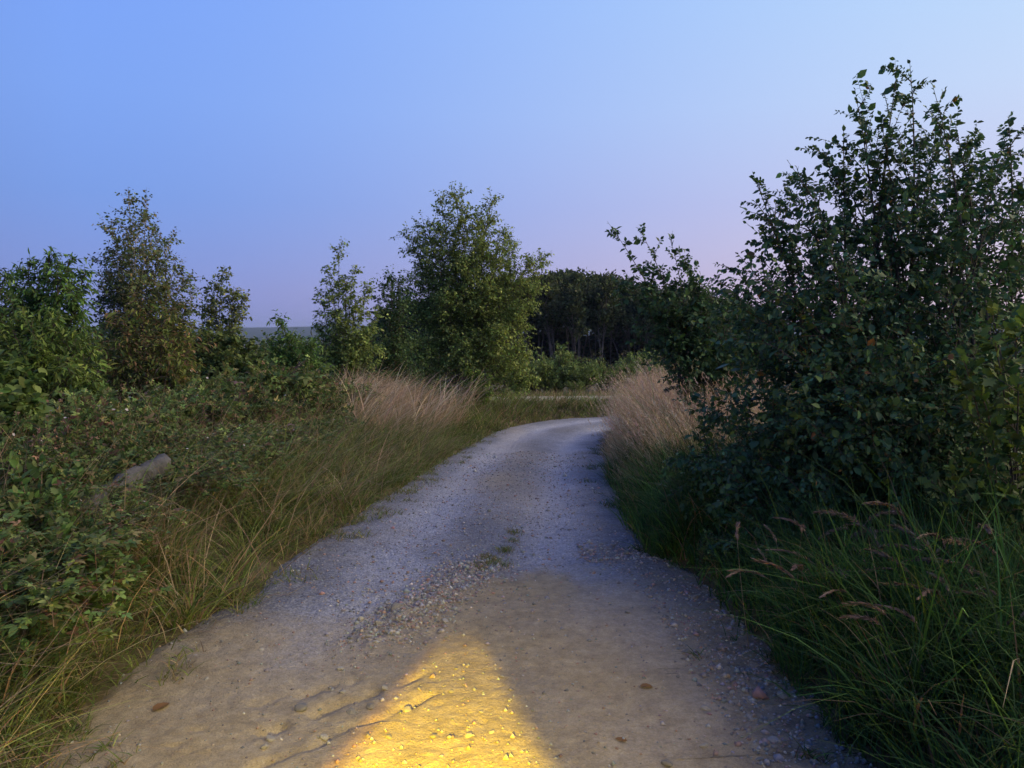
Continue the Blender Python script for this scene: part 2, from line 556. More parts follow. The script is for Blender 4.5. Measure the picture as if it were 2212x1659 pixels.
def strip_obj(name, T, s_list, u_list, zf, mat, extra=None, widen=1.06):
    X, Y = strip(T, s_list, u_list, widen)
    Z = zf(X, Y)
    ny, nx = X.shape
    V = np.stack([X.ravel(), Y.ravel(), Z.ravel()], 1)
    i = (np.arange(ny - 1)[:, None] * nx + np.arange(nx - 1)[None]).ravel()
    F = np.stack([i, i + 1, i + nx + 1, i + nx], 1)
    ex = {k: f(X, Y).ravel() for k, f in (extra or {}).items()}
    return obj(name, mesh(name, V, F, smooth=True, extra=ex), mat)


s_l = spaced([(0.0, 2.0, 0.2), (2.0, 5.6, 0.0125), (5.6, 9, 0.025), (9, 20, 0.06), (20, 40, 0.2)])
tag(strip_obj('gravel_track', TRKD, s_l, np.linspace(-1, 1, 230), track_z, M_TRACK, {'dirt': dirt_mask, 'wear': wear_mask, 'soil': soil_mask}, 1.08),
    'stony gravel and sand track bending away to the right', kind='structure')


def farpath_z(x, y):
    return ground_z(x, y) + 0.045 + 0.015 * fbm(x, y, 2, 3, 8)


tag(strip_obj('path', FARP, np.arange(0, 30, 0.25), np.linspace(-1, 1, 9), farpath_z, M_FARPATH), 'pale gravel path crossing beyond the bend', kind='structure')


# distant ridge
def ridge():
    ang = np.radians(np.linspace(-60, 60, 240))
    rows = []
    R = np.array([2300, 2600, 2900, 3200, 3500.0])
    hh = np.array([0.0, 0.45, 0.8, 1.0, 0.9])
    top = 24 + 14 * fbm(ang * 9, ang * 0 + 3.3, 1.0, 5, 77) + 8 * np.sin(ang * 5 + 1.0)
    V = []
    for r, k in zip(R, hh):
        z = -24 + (top + 24) * k + 3.0 * fbm(ang * 160, ang * 0 + r, 1.0, 2, 12)
        V.append(np.stack([r * np.sin(ang), r * np.cos(ang), z], 1))
    V = np.vstack(V)
    nx = len(ang)
    i = (np.arange(len(R) - 1)[:, None] * nx + np.arange(nx - 1)[None]).ravel()
    F = np.stack([i, i + 1, i + nx + 1, i + nx], 1)
    o = obj('hills', mesh('hills', V, F, smooth=True), M_HILL)
    tag(o, 'low wooded ridge on the far horizon', kind='structure')


ridge()


# ------------------------------------------------------------------ plants: vectorised curves, tubes and leaves
def bpt(B, t):
    P0, C, P1 = B
    t = t[..., None]
    return (1 - t) ** 2 * P0[:, None] + 2 * (1 - t) * t * C[:, None] + t ** 2 * P1[:, None]


def btan(B, t):
    P0, C, P1 = B
    t = t[..., None]
    d = 2 * (1 - t) * (C - P0)[:, None] + 2 * t * (P1 - C)[:, None]
    return d / (np.linalg.norm(d, axis=-1, keepdims=True) + 1e-9)


def unit(v):
    return v / (np.linalg.norm(v, axis=-1, keepdims=True) + 1e-9)


def frame(tan):
    ref = np.where(np.abs(tan[..., 2:3]) < 0.9, np.array([0, 0, 1.0]), np.array([1.0, 0, 0]))
    a = unit(np.cross(tan, ref)); b = np.cross(tan, a)
    return a, b


def mains(base, tips, bow=0.25, spread=0.0):
    tips = np.atleast_2d(np.asarray(tips, float)); M = len(tips)
    base = np.broadcast_to(np.asarray(base, float), (M, 3)).copy()
    base[:, :2] += nrm(0, 1, (M, 2)) * spread
    C = base + (tips - base) * np.array([0.35, 0.35, 0.62]) + nrm(0, 1, (M, 3)) * bow * 0.3
    return base, C, tips


def kids(B, k, t0, t1, len_a, len_b, ang=0.8, up=0.25, droop=0.0, jit=0.25):
    """k side shoots on each curve; their length runs from len_a at t0 to len_b at t1"""
    M = len(B[0])
    t = t0 + (t1 - t0) * (np.arange(k)[None] + rnd((M, k))) / k
    p = bpt(B, t); tn = btan(B, t)
    a, b = frame(tn)
    az = np.arange(k)[None] * 2.4 + rnd((M, 1)) * 6.28 + nrm(0, 0.4, (M, k))
    an = ang + nrm(0, 0.15, (M, k))
    d = tn * np.cos(an)[..., None] + (a * np.cos(az)[..., None] + b * np.sin(az)[..., None]) * np.sin(an)[..., None]
    d[..., 2] += up
    d = unit(d)
    f = (t - t0) / (t1 - t0)
    L = (len_a + (len_b - len_a) * f) * np.clip(1 + nrm(0, jit, (M, k)), 0.35, 1.8)
    e = p + d * L[..., None]
    c = p + d * (L * 0.55)[..., None]
    c[..., 2] += 0.06 * L
    e[..., 2] -= droop * L
    return p.reshape(-1, 3), c.reshape(-1, 3), e.reshape(-1, 3)


def tubes(B, r0, r1, n=6, m=5):
    M = len(B[0])
    t = np.broadcast_to(np.linspace(0, 1, n)[None], (M, n))
    p = bpt(B, t); tn = btan(B, t)
    a, b = frame(tn)
    r0 = np.broadcast_to(np.asarray(r0, float).reshape(-1, 1), (M, 1)); r1 = np.broadcast_to(np.asarray(r1, float).reshape(-1, 1), (M, 1))
    r = r0 + (r1 - r0) * t
    th = np.arange(m) * 2 * math.pi / m
    V = p[:, :, None] + r[..., None, None] * (a[:, :, None] * np.cos(th)[None, None, :, None] + b[:, :, None] * np.sin(th)[None, None, :, None])
    i = np.arange(M)[:, None, None] * n * m + np.arange(n - 1)[None, :, None] * m
    j = np.arange(m)[None, None]; j2 = (j + 1) % m
    F = np.stack([i + j, i + j2, i + m + j2, i + m + j], -1).reshape(-1, 4)
    return V.reshape(-1, 3), F


def cat(parts):
    V = []; F = {}; off = 0
    for v, f in parts:
        V.append(v)
        for ff in (f if isinstance(f, list) else [f]):
            F.setdefault(ff.shape[1], []).append(ff + off)
        off += len(v)
    return np.vstack(V), [np.vstack(x) for x in F.values()]


# leaf templates: x across, y along, z up; triangles
def tmpl(kind):
    if kind == 'ovate':
        y = np.array([0, .2, .5, .8, 1.0]); w = np.array([0, .27, .33, .20, 0])
        V = [(0, 0, 0), (.27, .2, .07), (.33, .5, .09), (.20, .8, .03), (0, 1, -.10), (-.20, .8, .03), (-.33, .5, .09), (-.27, .2, .07), (0, .33, 0), (0, .67, -.02)]
        F = [(0, 1, 8), (1, 2, 8), (2, 9, 8), (2, 3, 9), (3, 4, 9), (4, 5, 9), (5, 6, 9), (6, 8, 9), (6, 7, 8), (7, 0, 8)]
    elif kind == 'oval':
        V = [(0, 0, 0), (.26, .25, .06), (.30, .58, .05), (0, 1, -.10), (-.30, .58, .05), (-.26, .25, .06), (0, .45, -.01)]
        F = [(0, 1, 6), (1, 2, 6), (2, 3, 6), (3, 4, 6), (4, 5, 6), (5, 0, 6)]
    elif kind == 'lance':
        V = [(0, 0, 0), (.13, .25, .03), (.14, .6, -.02), (0, 1, -.28), (-.14, .6, -.02), (-.13, .25, .03), (0, .45, -.03)]
        F = [(0, 1, 6), (1, 2, 6), (2, 3, 6), (3, 4, 6), (4, 5, 6), (5, 0, 6)]
    elif kind == 'lobed':
        V = [(0, 0, 0), (.14, .15, .03), (.10, .28, .02), (.30, .38, .05), (.20, .52, .03), (.33, .68, .04), (.16, .78, .02), (.10, .98, -.02),
             (-.10, .98, -.02), (-.16, .78, .02), (-.33, .68, .04), (-.20, .52, .03), (-.30, .38, .05), (-.10, .28, .02), (-.14, .15, .03), (0, .5, -.02)]
        F = [(i, (i + 1) % 15, 15) for i in range(15)]
    elif kind == 'tri':       # bramble leaf of three leaflets
        V, F = [], []
        for a in (0, 1.15, -1.15):
            ca, sa = math.cos(a), math.sin(a)
            o = len(V)
            for (x, y, z) in [(0, .06, 0), (.20, .32, .05), (.15, .66, .02), (0, .92, -.08), (-.15, .66, .02), (-.20, .32, .05)]:
                k = 1.0 if a == 0 else 0.78
                V.append((k * (x * ca + y * sa), k * (-x * sa + y * ca), k * z))
            F += [(o, o + 1, o + 5), (o + 1, o + 2, o + 5), (o + 2, o + 4, o + 5), (o + 2, o + 3, o + 4)]
    elif kind == 'diamond':
        V = [(0, 0, 0), (.34, .42, .05), (0, 1, -.06), (-.34, .42, .05)]
        F = [(0, 1, 2), (0, 2, 3)]
    return np.array(V, float), np.array(F)


def leaves(P, D, size, kind, cols, flat=0.7, widthk=1.0):
    """P, D (n,3); cols (n,3)"""
    n = len(P)
    TV, TF = tmpl(kind)
    D = unit(D)
    up = np.array([0, 0, 1.0]) + nrm(0, 1.0 - flat, (n, 3)) * 1.2
    X = unit(np.cross(D, up)); Z = np.cross(X, D)
    S = np.broadcast_to(size, (n,))[:, None, None]
    curl = 1 + nrm(0, 0.5, (n, 1, 1))
    V = P[:, None] + S * (TV[None, :, 0:1] * X[:, None] * widthk + TV[None, :, 1:2] * D[:, None] + TV[None, :, 2:3] * curl * Z[:, None])
    k = len(TV)
    F = (np.arange(n)[:, None, None] * k + TF[None]).reshape(-1, 3)
    C = np.repeat(cols, k, axis=0)
    return V.reshape(-1, 3), F, C


def leaf_sites(B, k, t0=0.1, t1=1.0, ang=0.9, droop=0.2):
    M = len(B[0])
    t = t0 + (t1 - t0) * (np.arange(k)[None] + rnd((M, k)) * 0.8) / k
    p = bpt(B, t); tn = btan(B, t)
    a, b = frame(tn)
    az = np.arange(k)[None] * math.pi + rnd((M, 1)) * 6.28 + nrm(0, 0.5, (M, k))
    an = ang * (1 - 0.6 * (t > 0.93)) + nrm(0, 0.2, (M, k))
    d = tn * np.cos(an)[..., None] + (a * np.cos(az)[..., None] + b * np.sin(az)[..., None]) * np.sin(an)[..., None]
    d[..., 2] -= droop
    return p.reshape(-1, 3), d.reshape(-1, 3)


PAL_GAIN = np.array((1.32, 1.56, 1.2))


def palette(n, cols, w=None, vary=0.25):
    cols = np.array(cols, float)
    w = None if w is None else np.array(w, float) / np.sum(w)
    c = cols[RNG.choice(len(cols), n, p=w)]
    gain = np.where((c[:, :1] > 1.12 * c[:, 1:2]), np.array((1.3, 1.28, 1.22)), PAL_GAIN)      # straw and dead parts / green parts
    return np.clip(c * gain * np.exp(nrm(0, vary, (n, 1))) * np.exp(nrm(0, 0.06, (n, 3))), 0.004, 0.7)


def plant(name, root, wood, leafparts, wood_mat, leaf_mat, woodname='trunk', leafname='crown'):
    """wood: list of (V,F); leafparts: list of (V,F,C) in world coords; parented to an empty at root"""
    o = empty(name, root)
    r = np.asarray(root, float)
    V, F = cat(wood)
    obj(woodname, mesh(name + '_' + woodname, V - r, F, smooth=True), wood_mat, o)
    LV, LF = cat([(v, f) for v, f, c in leafparts])
    LC = np.vstack([c for v, f, c in leafparts])
    obj(leafname, mesh(name + '_' + leafname, LV - r, LF, LC), leaf_mat, o)
    return o


def copy_tree(o, loc, rz, scale):
    c = o.copy(); col.objects.link(c)
    c.location = [float(v) for v in loc]; c.rotation_euler = (0, 0, rz); c.scale = scale if hasattr(scale, '__len__') else (scale,) * 3
    for ch in o.children:
        d = ch.copy(); col.objects.link(d); d.parent = c
    return c


def upright(base, top, stems, crown_r, crown_from, side, twig, leaf_k, size, kind, cols, w=None, lean_up=0.55, ang=0.75, droop=0.1, ldroop=0.35,
            r0=0.04, taper=1.0, flat=0.5, subk=5, spread=0.1, widthk=1.0, vary=0.3, bot=0.55, tipspread=0.3, tip_h=None):
    """a slender tree: stems run up to tips around the top, side shoots shorten upwards"""
    base = np.asarray(base, float); top = np.asarray(top, float)
    H = top[2] - base[2]
    tips = np.tile(top, (stems, 1))
    if stems > 1:
        tips[1:, :2] += nrm(0, 1, (stems - 1, 2)) * crown_r * tipspread
        tips[1:, 2] -= np.abs(nrm(0, 0.16, stems - 1)) * H
    if tip_h is not None:
        tips[:len(tip_h)] = np.asarray(tip_h)
        tips = tips[:max(len(tip_h), stems)]
    B0 = mains(base, tips, bow=0.12 * crown_r, spread=spread)
    B1 = kids(B0, side, crown_from, 0.97, crown_r * bot * 1.6, crown_r * 0.16, ang=ang, up=lean_up * 0.5, droop=droop)
    B2 = kids(B1, subk, 0.2, 0.98, crown_r * 0.34, crown_r * 0.16, ang=0.7, up=0.15, droop=droop)
    parts = []
    for B, k, t0 in ((B2, leaf_k, 0.05), (B1, leaf_k, 0.25), (B0, leaf_k * 2, 0.72)):
        p, d = leaf_sites(B, k, t0, 1.0, 0.9, ldroop)
        parts.append((p, d))
    P = np.vstack([a for a, b in parts]); D = np.vstack([b for a, b in parts])
    P = P + nrm(0, 0.02, P.shape)
    lp = [leaves(P, D, size * np.exp(nrm(0, 0.22, len(P))), kind, palette(len(P), cols, w, vary), flat, widthk)]
    wood = [tubes(B0, r0 / (1 + 0.35 * (stems - 1)) ** 0.5, r0 * 0.12, 8, 6), tubes(B1, r0 * 0.22, r0 * 0.05, 5, 4), tubes(B2, r0 * 0.09, r0 * 0.04, 3, 3)]
    return wood, lp


G_OLIVE = [(0.145, 0.165, 0.052), (0.18, 0.195, 0.06), (0.115, 0.14, 0.045), (0.215, 0.215, 0.075)]
G_DARK = [(0.05, 0.075, 0.032), (0.065, 0.09, 0.036), (0.038, 0.06, 0.028)]
G_BRIGHT = [(0.13, 0.15, 0.055), (0.16, 0.175, 0.065), (0.10, 0.12, 0.045)]
G_CHEST = [(0.075, 0.115, 0.035), (0.10, 0.145, 0.04), (0.055, 0.09, 0.03)]


def base_at(px, d):
    p = wp(px, 800, d)
    return np.array((p[0], p[1], gz(p[0], p[1]) - 0.04))


# --- the big many-stemmed tree beside the bend
b = base_at(1010, 22)
tips = [wp(*t) for t in ((985, 408, 22), (950, 425, 22.3), (1062, 432, 21.8), (1035, 470, 22.4), (915, 480, 21.8), (882, 505, 22.2), (1095, 500, 22),
                         (1150, 560, 21.7), (1178, 560, 22.2), (1160, 620, 21.5), (900, 600, 21.6), (1005, 450, 21.5), (1120, 680, 21.3), (870, 650, 21.8),
                         (880, 740, 21.2), (1130, 760, 21.0), (1010, 560, 20.8), (960, 640, 20.7), (1060, 620, 20.8), (1140, 820, 21.0), (900, 810, 21.0), (1000, 760, 20.6), (1080, 720, 20.6), (905, 545, 22.4), (930, 520, 21.4), (960, 490, 21.6), (1075, 540, 21.4), (1110, 590, 21.6), (1040, 520, 21.2), (980, 540, 22.8), (1050, 480, 22.8), (1110, 540, 22.8), (920, 580, 22.9), (860, 620, 22.4))]
wood, lp = upright(b, tips[0], len(tips), 1.45, 0.22, 22, 5, 9, 0.074, 'diamond', G_OLIVE, r0=0.05, subk=8, spread=0.22, tip_h=tips, droop=0.10, bot=0.46, ldroop=0.5)
tag(plant('birch_tree', b, wood, lp, M_BARK, M_LEAF), 'broad olive-green birch with many stems, leafy to the ground, tallest beside the bend', 'tree')

# --- slender birch left of it
b = base_at(738, 18)
tl = [wp(*t) for t in ((733, 525, 18), (765, 575, 18), (705, 580, 18), (795, 615, 18.1), (690, 630, 18), (750, 600, 17.8), (720, 640, 17.7), (775, 650, 17.7), (815, 680, 18), (685, 700, 18), (740, 690, 17.5), (790, 720, 17.6), (700, 750, 17.6), (760, 760, 17.4), (820, 760, 17.8))]
wood, lp = upright(b, tl[0], len(tl), 0.75, 0.15, 18, 4, 7, 0.065, 'diamond', [(0.17, 0.185, 0.065), (0.20, 0.21, 0.075), (0.13, 0.15, 0.055)], r0=0.03, tip_h=tl, spread=0.1, bot=0.40, ldroop=0.5, subk=5)
tag(plant('birch_tree', b, wood, lp, M_BARK, M_LEAF), 'slender pale-green birch with pointed top beside the broad birch', 'tree', 'young birches')

# --- tall birch on the left
b = base_at(300, 14.5)
tl = [wp(*t) for t in ((278, 418, 14.5), (318, 440, 14.7), (240, 480, 14.3), (372, 508, 14.6), (300, 470, 14.2), (345, 540, 14.3), (225, 560, 14.6), (410, 590, 14.5), (260, 600, 14.0), (330, 640, 14.0), (215, 640, 14.4), (400, 660, 14.2), (290, 540, 13.8), (250, 530, 14.8), (330, 500, 14.9), (380, 570, 14.8), (360, 610, 14.0), (235, 610, 14.0), (290, 620, 13.8), (420, 640, 14.4))]
wood, lp = upright(b, tl[0], len(tl), 0.95, 0.2, 20, 4, 8, 0.056, 'diamond', [(0.095, 0.11, 0.048), (0.125, 0.135, 0.052), (0.14, 0.115, 0.05), (0.075, 0.092, 0.042)], r0=0.035, tip_h=tl, spread=0.1, bot=0.42, ldroop=0.5, subk=6)
tag(plant('birch_tree', b, wood, lp, M_PALE, M_LEAF), 'tall dark birch with browning leaves and pale stem above the brambles', 'tree', 'young birches')

b = base_at(480, 13)
tl = [wp(*t) for t in ((482, 582, 13), (455, 615, 13), (525, 640, 13.1), (505, 620, 13), (440, 665, 12.9))]
wood, lp = upright(b, tl[0], len(tl), 0.6, 0.3, 18, 4, 7, 0.055, 'diamond', [(0.13, 0.135, 0.055), (0.16, 0.145, 0.065), (0.10, 0.11, 0.048)], r0=0.022, tip_h=tl, spread=0.06, bot=0.40, ldroop=0.5, subk=5)
tag(plant('birch_tree', b, wood, lp, M_BARK, M_LEAF), 'small sparse birch sapling between the tall dark birch and the slender one', 'tree', 'young birches')

# --- chestnut-like tree, far left
b = base_at(95, 12.5)
tl = [wp(*t) for t in ((105, 545, 12.5), (60, 570, 12.4), (150, 560, 12.6), (185, 590, 12.6), (25, 590, 12.4), (125, 590, 12.1), (80, 620, 12.2), (170, 640, 12.2), (40, 650, 12.3), (110, 660, 12.0))]
wood, lp = upright(b, tl[0], len(tl), 0.8, 0.35, 16, 4, 8, 0.10, 'lance', G_CHEST, r0=0.06, tip_h=tl, spread=0.08, bot=0.36, ldroop=0.7, subk=4, droop=0.1)
tag(plant('chestnut_tree', b, wood, lp, M_BARK, M_LEAF), 'round-headed green tree with long drooping leaves beside the tall dark birch', 'tree')

b = base_at(-40, 11)
tl = [wp(*t) for t in ((-30, 590, 11), (10, 600, 11), (-60, 600, 11), (30, 650, 10.8), (0, 680, 10.6), (-20, 720, 10.4))]
wood, lp = upright(b, tl[0], len(tl), 0.7, 0.35, 14, 4, 6, 0.10, 'lance', G_DARK + G_CHEST[:1], r0=0.05, tip_h=tl, spread=0.08, bot=0.4, ldroop=0.6, subk=4)
tag(plant('chestnut_tree', b, wood, lp, M_BARK, M_LEAF), 'dark leafy tree just behind the round-headed green tree', 'tree')

# --- shrubs of the left thicket
SHRUBS = [
    # px, depth, tips, leaf, kind, colours, label
    (110, 7.6, [(60, 690, 7.6), (120, 690, 7.6), (20, 700, 7.5), (165, 730, 7.6), (195, 770, 7.6), (90, 740, 7.3), (150, 790, 7.2), (40, 770, 7.2), (-20, 720, 7.4), (-30, 800, 7.2), (205, 820, 7.4)], 0.066, 'lance',
     [(0.09, 0.11, 0.03), (0.12, 0.14, 0.035), (0.065, 0.09, 0.025)], 'leafy olive shrub with drooping leaf tips at the front of the thicket'),
    (330, 10.0, [(310, 660, 10), (250, 690, 10), (360, 680, 10), (400, 700, 10.1), (430, 740, 10), (280, 730, 9.8), (345, 740, 9.7), (220, 740, 9.9), (390, 780, 9.6), (300, 790, 9.6), (240, 790, 9.6)], 0.07, 'lance',
     [(0.11, 0.115, 0.03), (0.14, 0.13, 0.04), (0.09, 0.10, 0.03), (0.16, 0.10, 0.05)], 'yellowish shrub with drooping leaves in front of the tall dark birch'),
    (460, 11.0, [(450, 720, 11), (500, 730, 11), (540, 745, 11.1), (420, 740, 11), (480, 770, 10.7), (530, 790, 10.7), (570, 770, 11)], 0.06, 'ovate',
     [(0.07, 0.085, 0.03), (0.09, 0.10, 0.035)], 'low dull-green shrub at the foot of the birch sapling'),
    (640, 15, [(605, 692, 15), (640, 735, 15), (590, 745, 15), (680, 745, 15), (660, 770, 14.8), (620, 790, 14.8), (700, 790, 14.8)], 0.09, 'lance',
     G_CHEST, 'small green shrub with one tall sprig against the far ridge'),
    (860, 19.0, [(840, 590, 19), (825, 620, 19), (862, 600, 19), (835, 660, 19), (870, 680, 18.8), (850, 740, 18.6), (820, 760, 18.6), (880, 790, 18.5), (800, 800, 18.6)], 0.07, 'diamond',
     G_DARK, 'dark green bushy tree tucked behind the broad birch'),
    (1030, 17.3, [(1010, 800, 17.3), (1035, 805, 17.3), (1060, 815, 17.3), (1000, 830, 17.2), (1025, 835, 17.1), (1060, 845, 17.2)], 0.05, 'diamond',
     [(0.085, 0.115, 0.025), (0.10, 0.13, 0.03)], 'small green broom bush at the foot of the broad birch'),
    (20, 5.6, [(10, 800, 5.6), (50, 830, 5.6), (-20, 820, 5.5), (70, 880, 5.5), (30, 890, 5.3), (-10, 900, 5.3)], 0.07, 'ovate',
     [(0.075, 0.10, 0.03), (0.10, 0.12, 0.04)], 'grey-green bush in front of the leafy olive shrub'),
]
for px, d, tl, size, kind, cols, label in SHRUBS:
    b = base_at(px, d)
    tips = [wp(*t) for t in tl]
    H = max(t[2] for t in tips) - b[2]
    wood, lp = upright(b, tips[0], len(tips), 0.42 * H if kind != 'diamond' else 0.36 * H, 0.2, 15, 4, 8, size, kind, cols, r0=0.03, tip_h=tips, spread=0.12, bot=0.30, ldroop=0.55, subk=4, droop=0.1)
    tag(plant('shrub', b, wood, lp, M_BARK, M_LEAF, 'stem', 'foliage'), label, 'shrub')


# --- background shrubs and trees (shared meshes)
def clump_shrub(name, H, R, n, size, cols, mat_leaf, lobes=9):
    """low rounded shrub of many shoots"""
    a = rnd(lobes * 3) * 6.283; r = R * np.sqrt(rnd(lobes * 3)); z = H * (0.45 + 0.55 * rnd(lobes * 3)) * (1 - 0.45 * (r / R) ** 2)
    tips = np.stack([r * np.cos(a), r * np.sin(a), z], 1)
    B0 = mains((0, 0, -0.05), tips, 0.2 * R, R * 0.12)
    B1 = kids(B0, 9, 0.25, 0.98, R * 0.42, R * 0.15, 0.8, 0.35, 0.05)
    k = max(2, int(n / (len(B1[0]) + len(B0[0]))))
    P, D = leaf_sites(B1, k, 0.1, 1.0, 0.9, 0.1)
    P2, D2 = leaf_sites(B0, k * 2, 0.4, 1.0, 0.7, 0.0)
    P = np.vstack([P, P2]); D = np.vstack([D, D2])
    P = P + nrm(0, R * 0.03, P.shape)
    c = palette(len(P), cols, None, 0.3)
    lp = [leaves(P, D, size * np.exp(nrm(0, 0.25, len(P))), 'diamond', c, 0.3)]
    wood = [tubes(B0, R * 0.02, R * 0.006, 5, 4), tubes(B1, R * 0.008, R * 0.003, 3, 3)]
    return plant(name, (0, 0, 0), wood, lp, M_BARK, mat_leaf, 'stem', 'foliage')


def wood_tree(name, H, R, clear, n, size, cols):
    lean = nrm(0, 0.05, 2) * H
    tip = np.array((lean[0], lean[1], H))
    st = 1 + int(rnd() > 0.4) + int(rnd() > 0.7)
    tips = tip + np.column_stack([nrm(0, 1, (st, 2)) * R * 0.5, -np.abs(nrm(0, 0.05, st)) * H])
    B0 = mains((0, 0, -0.3), tips, 0.5, 0.15)
    B1 = kids(B0, 16, clear, 0.97, R * 1.0, R * 0.45, 0.75, 0.40, 0.05)
    B2 = kids(B1, 5, 0.3, 1.0, R * 0.4, R * 0.2, 0.8, 0.3, 0.0)
    k = max(3, int(n / len(B2[0])))
    P, D = leaf_sites(B2, k, 0.1, 1.05, 1.0, 0.1)
    P = P + nrm(0, R * 0.06, P.shape)
    lp = [leaves(P, D, size * np.exp(nrm(0, 0.3, len(P))), 'diamond', palette(len(P), cols, None, 0.35), 0.2)]
    wood = [tubes(B0, 0.10, 0.03, 8, 6), tubes(B1, 0.04, 0.012, 4, 4), tubes(B2, 0.02, 0.01, 3, 3)]
    return plant(name, (0, 0, 0), wood, lp, M_TRUNK, M_FAR)


WCOL = [(0.050, 0.058, 0.028), (0.066, 0.068, 0.033), (0.038, 0.047, 0.025), (0.072, 0.066, 0.036)]
protos = [wood_tree('woodland_tree', 13.0, 3.4, 0.45, 6500, 0.34, WCOL) for _ in range(5)]
used = [False] * 5
k = 0
for row, (d, x0, x1, step) in enumerate(((86, 1135, 1610, 62), (91, 1140, 1640, 52), (97, 850, 1660, 50), (104, 830, 1680, 52))):
    px = x0
    while px < x1:
        q = px + nrm(0, 10)
        top = np.interp(q, [840, 900, 1000, 1130, 1180, 1260, 1340, 1400, 1480, 1580, 1680], [690, 660, 640, 618, 604, 606, 616, 636, 640, 664, 680]) + abs(nrm(0, 9)) + (8 if row == 0 else 0)
        dd = d + nrm(0, 1.2)
        p = wp(q, top, dd)
        g = gz(p[0], p[1])
        i = k % 5
        s = (p[2] - g) / 13.0
        o = protos[i] if not used[i] else copy_tree(protos[i], (0, 0, 0), 0, 1)
        used[i] = True
        o.location = (p[0], p[1], g); o.rotation_euler = (0, 0, rnd() * 6.28); o.scale = (s * 1.0, s * 1.0, s)
        tag(o, ('pale-trunked tree in the front row of the dark wood beyond the bend', 'tree just behind the front row of the dark wood', 'tree in the middle of the dark wood, its crown above the front rows', 'tree at the back of the dark wood showing only its crown')[row], 'tree', 'trees of the far wood')
        k += 1
        px += step * (0.8 + 0.4 * rnd())

k = 0
us = [clump_shrub('woodland_shrub', 4.0, 2.0, 1500, 0.26, WCOL + [(0.07, 0.06, 0.03)], M_FAR) for _ in range(3)]
for k in range(44):
    back = k >= 18
    q = 1090 + k * 30 + nrm(0, 8) if not back else 840 + (k - 18) * 32 + nrm(0, 8)
    p = wp(q, 800, (82 if not back else 106) + nrm(0, 1.5))
    o = us[k] if k < 3 else copy_tree(us[k % 3], (0, 0, 0), 0, 1)
    s = (0.85 + 0.5 * rnd()) * (2.1 if back else 1)
    o.location = (p[0], p[1], gz(p[0], p[1])); o.rotation_euler = (0, 0, rnd() * 6.28); o.scale = (s, s, s * (0.9 + 0.3 * rnd()))
    tag(o, *(('dark shrub under the edge of the far wood', 'shrub', 'shrubs along the wood edge') if not back else ('dense dark bush between the trunks of the far wood', 'shrub', 'bushes inside the far wood')))

ls = [clump_shrub('sallow_shrub', 2.2, 1.5, 3600, 0.11, G_BRIGHT, M_LEAF, 10) for _ in range(3)]
SP = [(1150, 752, 29, 1.0), (1205, 745, 30, 1.1), (1255, 775, 29, .8), (1300, 765, 31, 1.), (1345, 778, 30, .8), (1385, 752, 32, 1.05), (1425, 748, 33, 1.1), (1465, 756, 33, 1.0), (1510, 775, 36, 1.0), (1560, 770, 36, 1.1), (1120, 800, 30, .8), (1185, 800, 29, .7), (1240, 815, 28, .6)]
for k, (px, top, d, _) in enumerate(SP):
    p = wp(px, top, d); g = gz(p[0], p[1])
    o = ls[k] if k < 3 else copy_tree(ls[k % 3], (0, 0, 0), 0, 1)
    s = (p[2] - g) / 2.1
    o.location = (p[0], p[1], g); o.rotation_euler = (0, 0, rnd() * 6.28); o.scale = (s, s, s)
    tag(o, 'bright green bush beyond the pale path', 'bush', 'bushes beyond the pale path')

ds = [clump_shrub('hedge_shrub', 2.4, 1.8, 3200, 0.12, G_DARK + [(0.07, 0.085, 0.03)], M_LEAF, 10) for _ in range(3)]
DP = [(445, 722, 26), (500, 728, 24), (560, 730, 27), (610, 742, 24), (655, 732, 26), (705, 735, 25), (760, 745, 26), (800, 722, 27), (830, 705, 28), (880, 720, 27), (540, 775, 19), (600, 790, 18), (655, 800, 17.5), (720, 805, 17), (770, 800, 17.5), (400, 715, 22), (350, 705, 22), (250, 700, 20), (180, 700, 18), (110, 710, 17), (30, 700, 16),
      (820, 800, 18), (880, 830, 18), (940, 840, 18.5), (490, 780, 16), (430, 760, 16)]
DP += [(-60 - 90 * i, 660 + 40 * rnd(), 13 + 5 * rnd()) for i in range(12)] + [(-100 - 170 * i, 740, 9 + 2 * rnd()) for i in range(6)]
for k, (px, top, d) in enumerate(DP):
    p = wp(px, top, d); g = gz(p[0], p[1])
    o = ds[k] if k < 3 else copy_tree(ds[k % 3], (0, 0, 0), 0, 1)
    s = (p[2] - g) / 2.3
    o.location = (p[0], p[1], g); o.rotation_euler = (0, 0, rnd() * 6.28); o.scale = (max(s, .75), max(s, .75), s)
    tag(o, 'dark green bush below the far ridge behind the birch sapling' if d > 21 else 'dark green bush close behind the brambles and dry grass' if px > 400 else 'dark green bush between the trunks of the tall dark birch and its neighbours', 'bush', 'bushes of the thicket behind the brambles')


# distant treetops below the ridge, one mass
def far_woodland():
    n = 30000
    d = np.where(rnd(n) < 0.55, 130 + 500 * rnd(n) ** 1.6, 600 + 1750 * rnd(n))
    u = -1.6 + 3.2 * rnd(n)
    x = u * d; y = d
    z = ground_z(x, y) + 5.5 * rnd(n) * (0.5 + 0.8 * vnoise(x * 0.06, y * 0.06, 4))
    P = np.stack([x, y, z], 1)
    D = nrm(0, 1, (n, 3)); D[:, 2] += 0.5
    V, F, C = leaves(P, D, (1.2 + 2.2 * rnd(n)) * (d / 250) ** 0.75, 'diamond', palette(n, WCOL, None, 0.3), 0.2)
    o = obj('distant_woodland', mesh('distant_woodland', V, F, C), M_FAR)
    tag(o, 'dark distant treetops below the ridge', 'woodland', kind='stuff')


far_woodland()

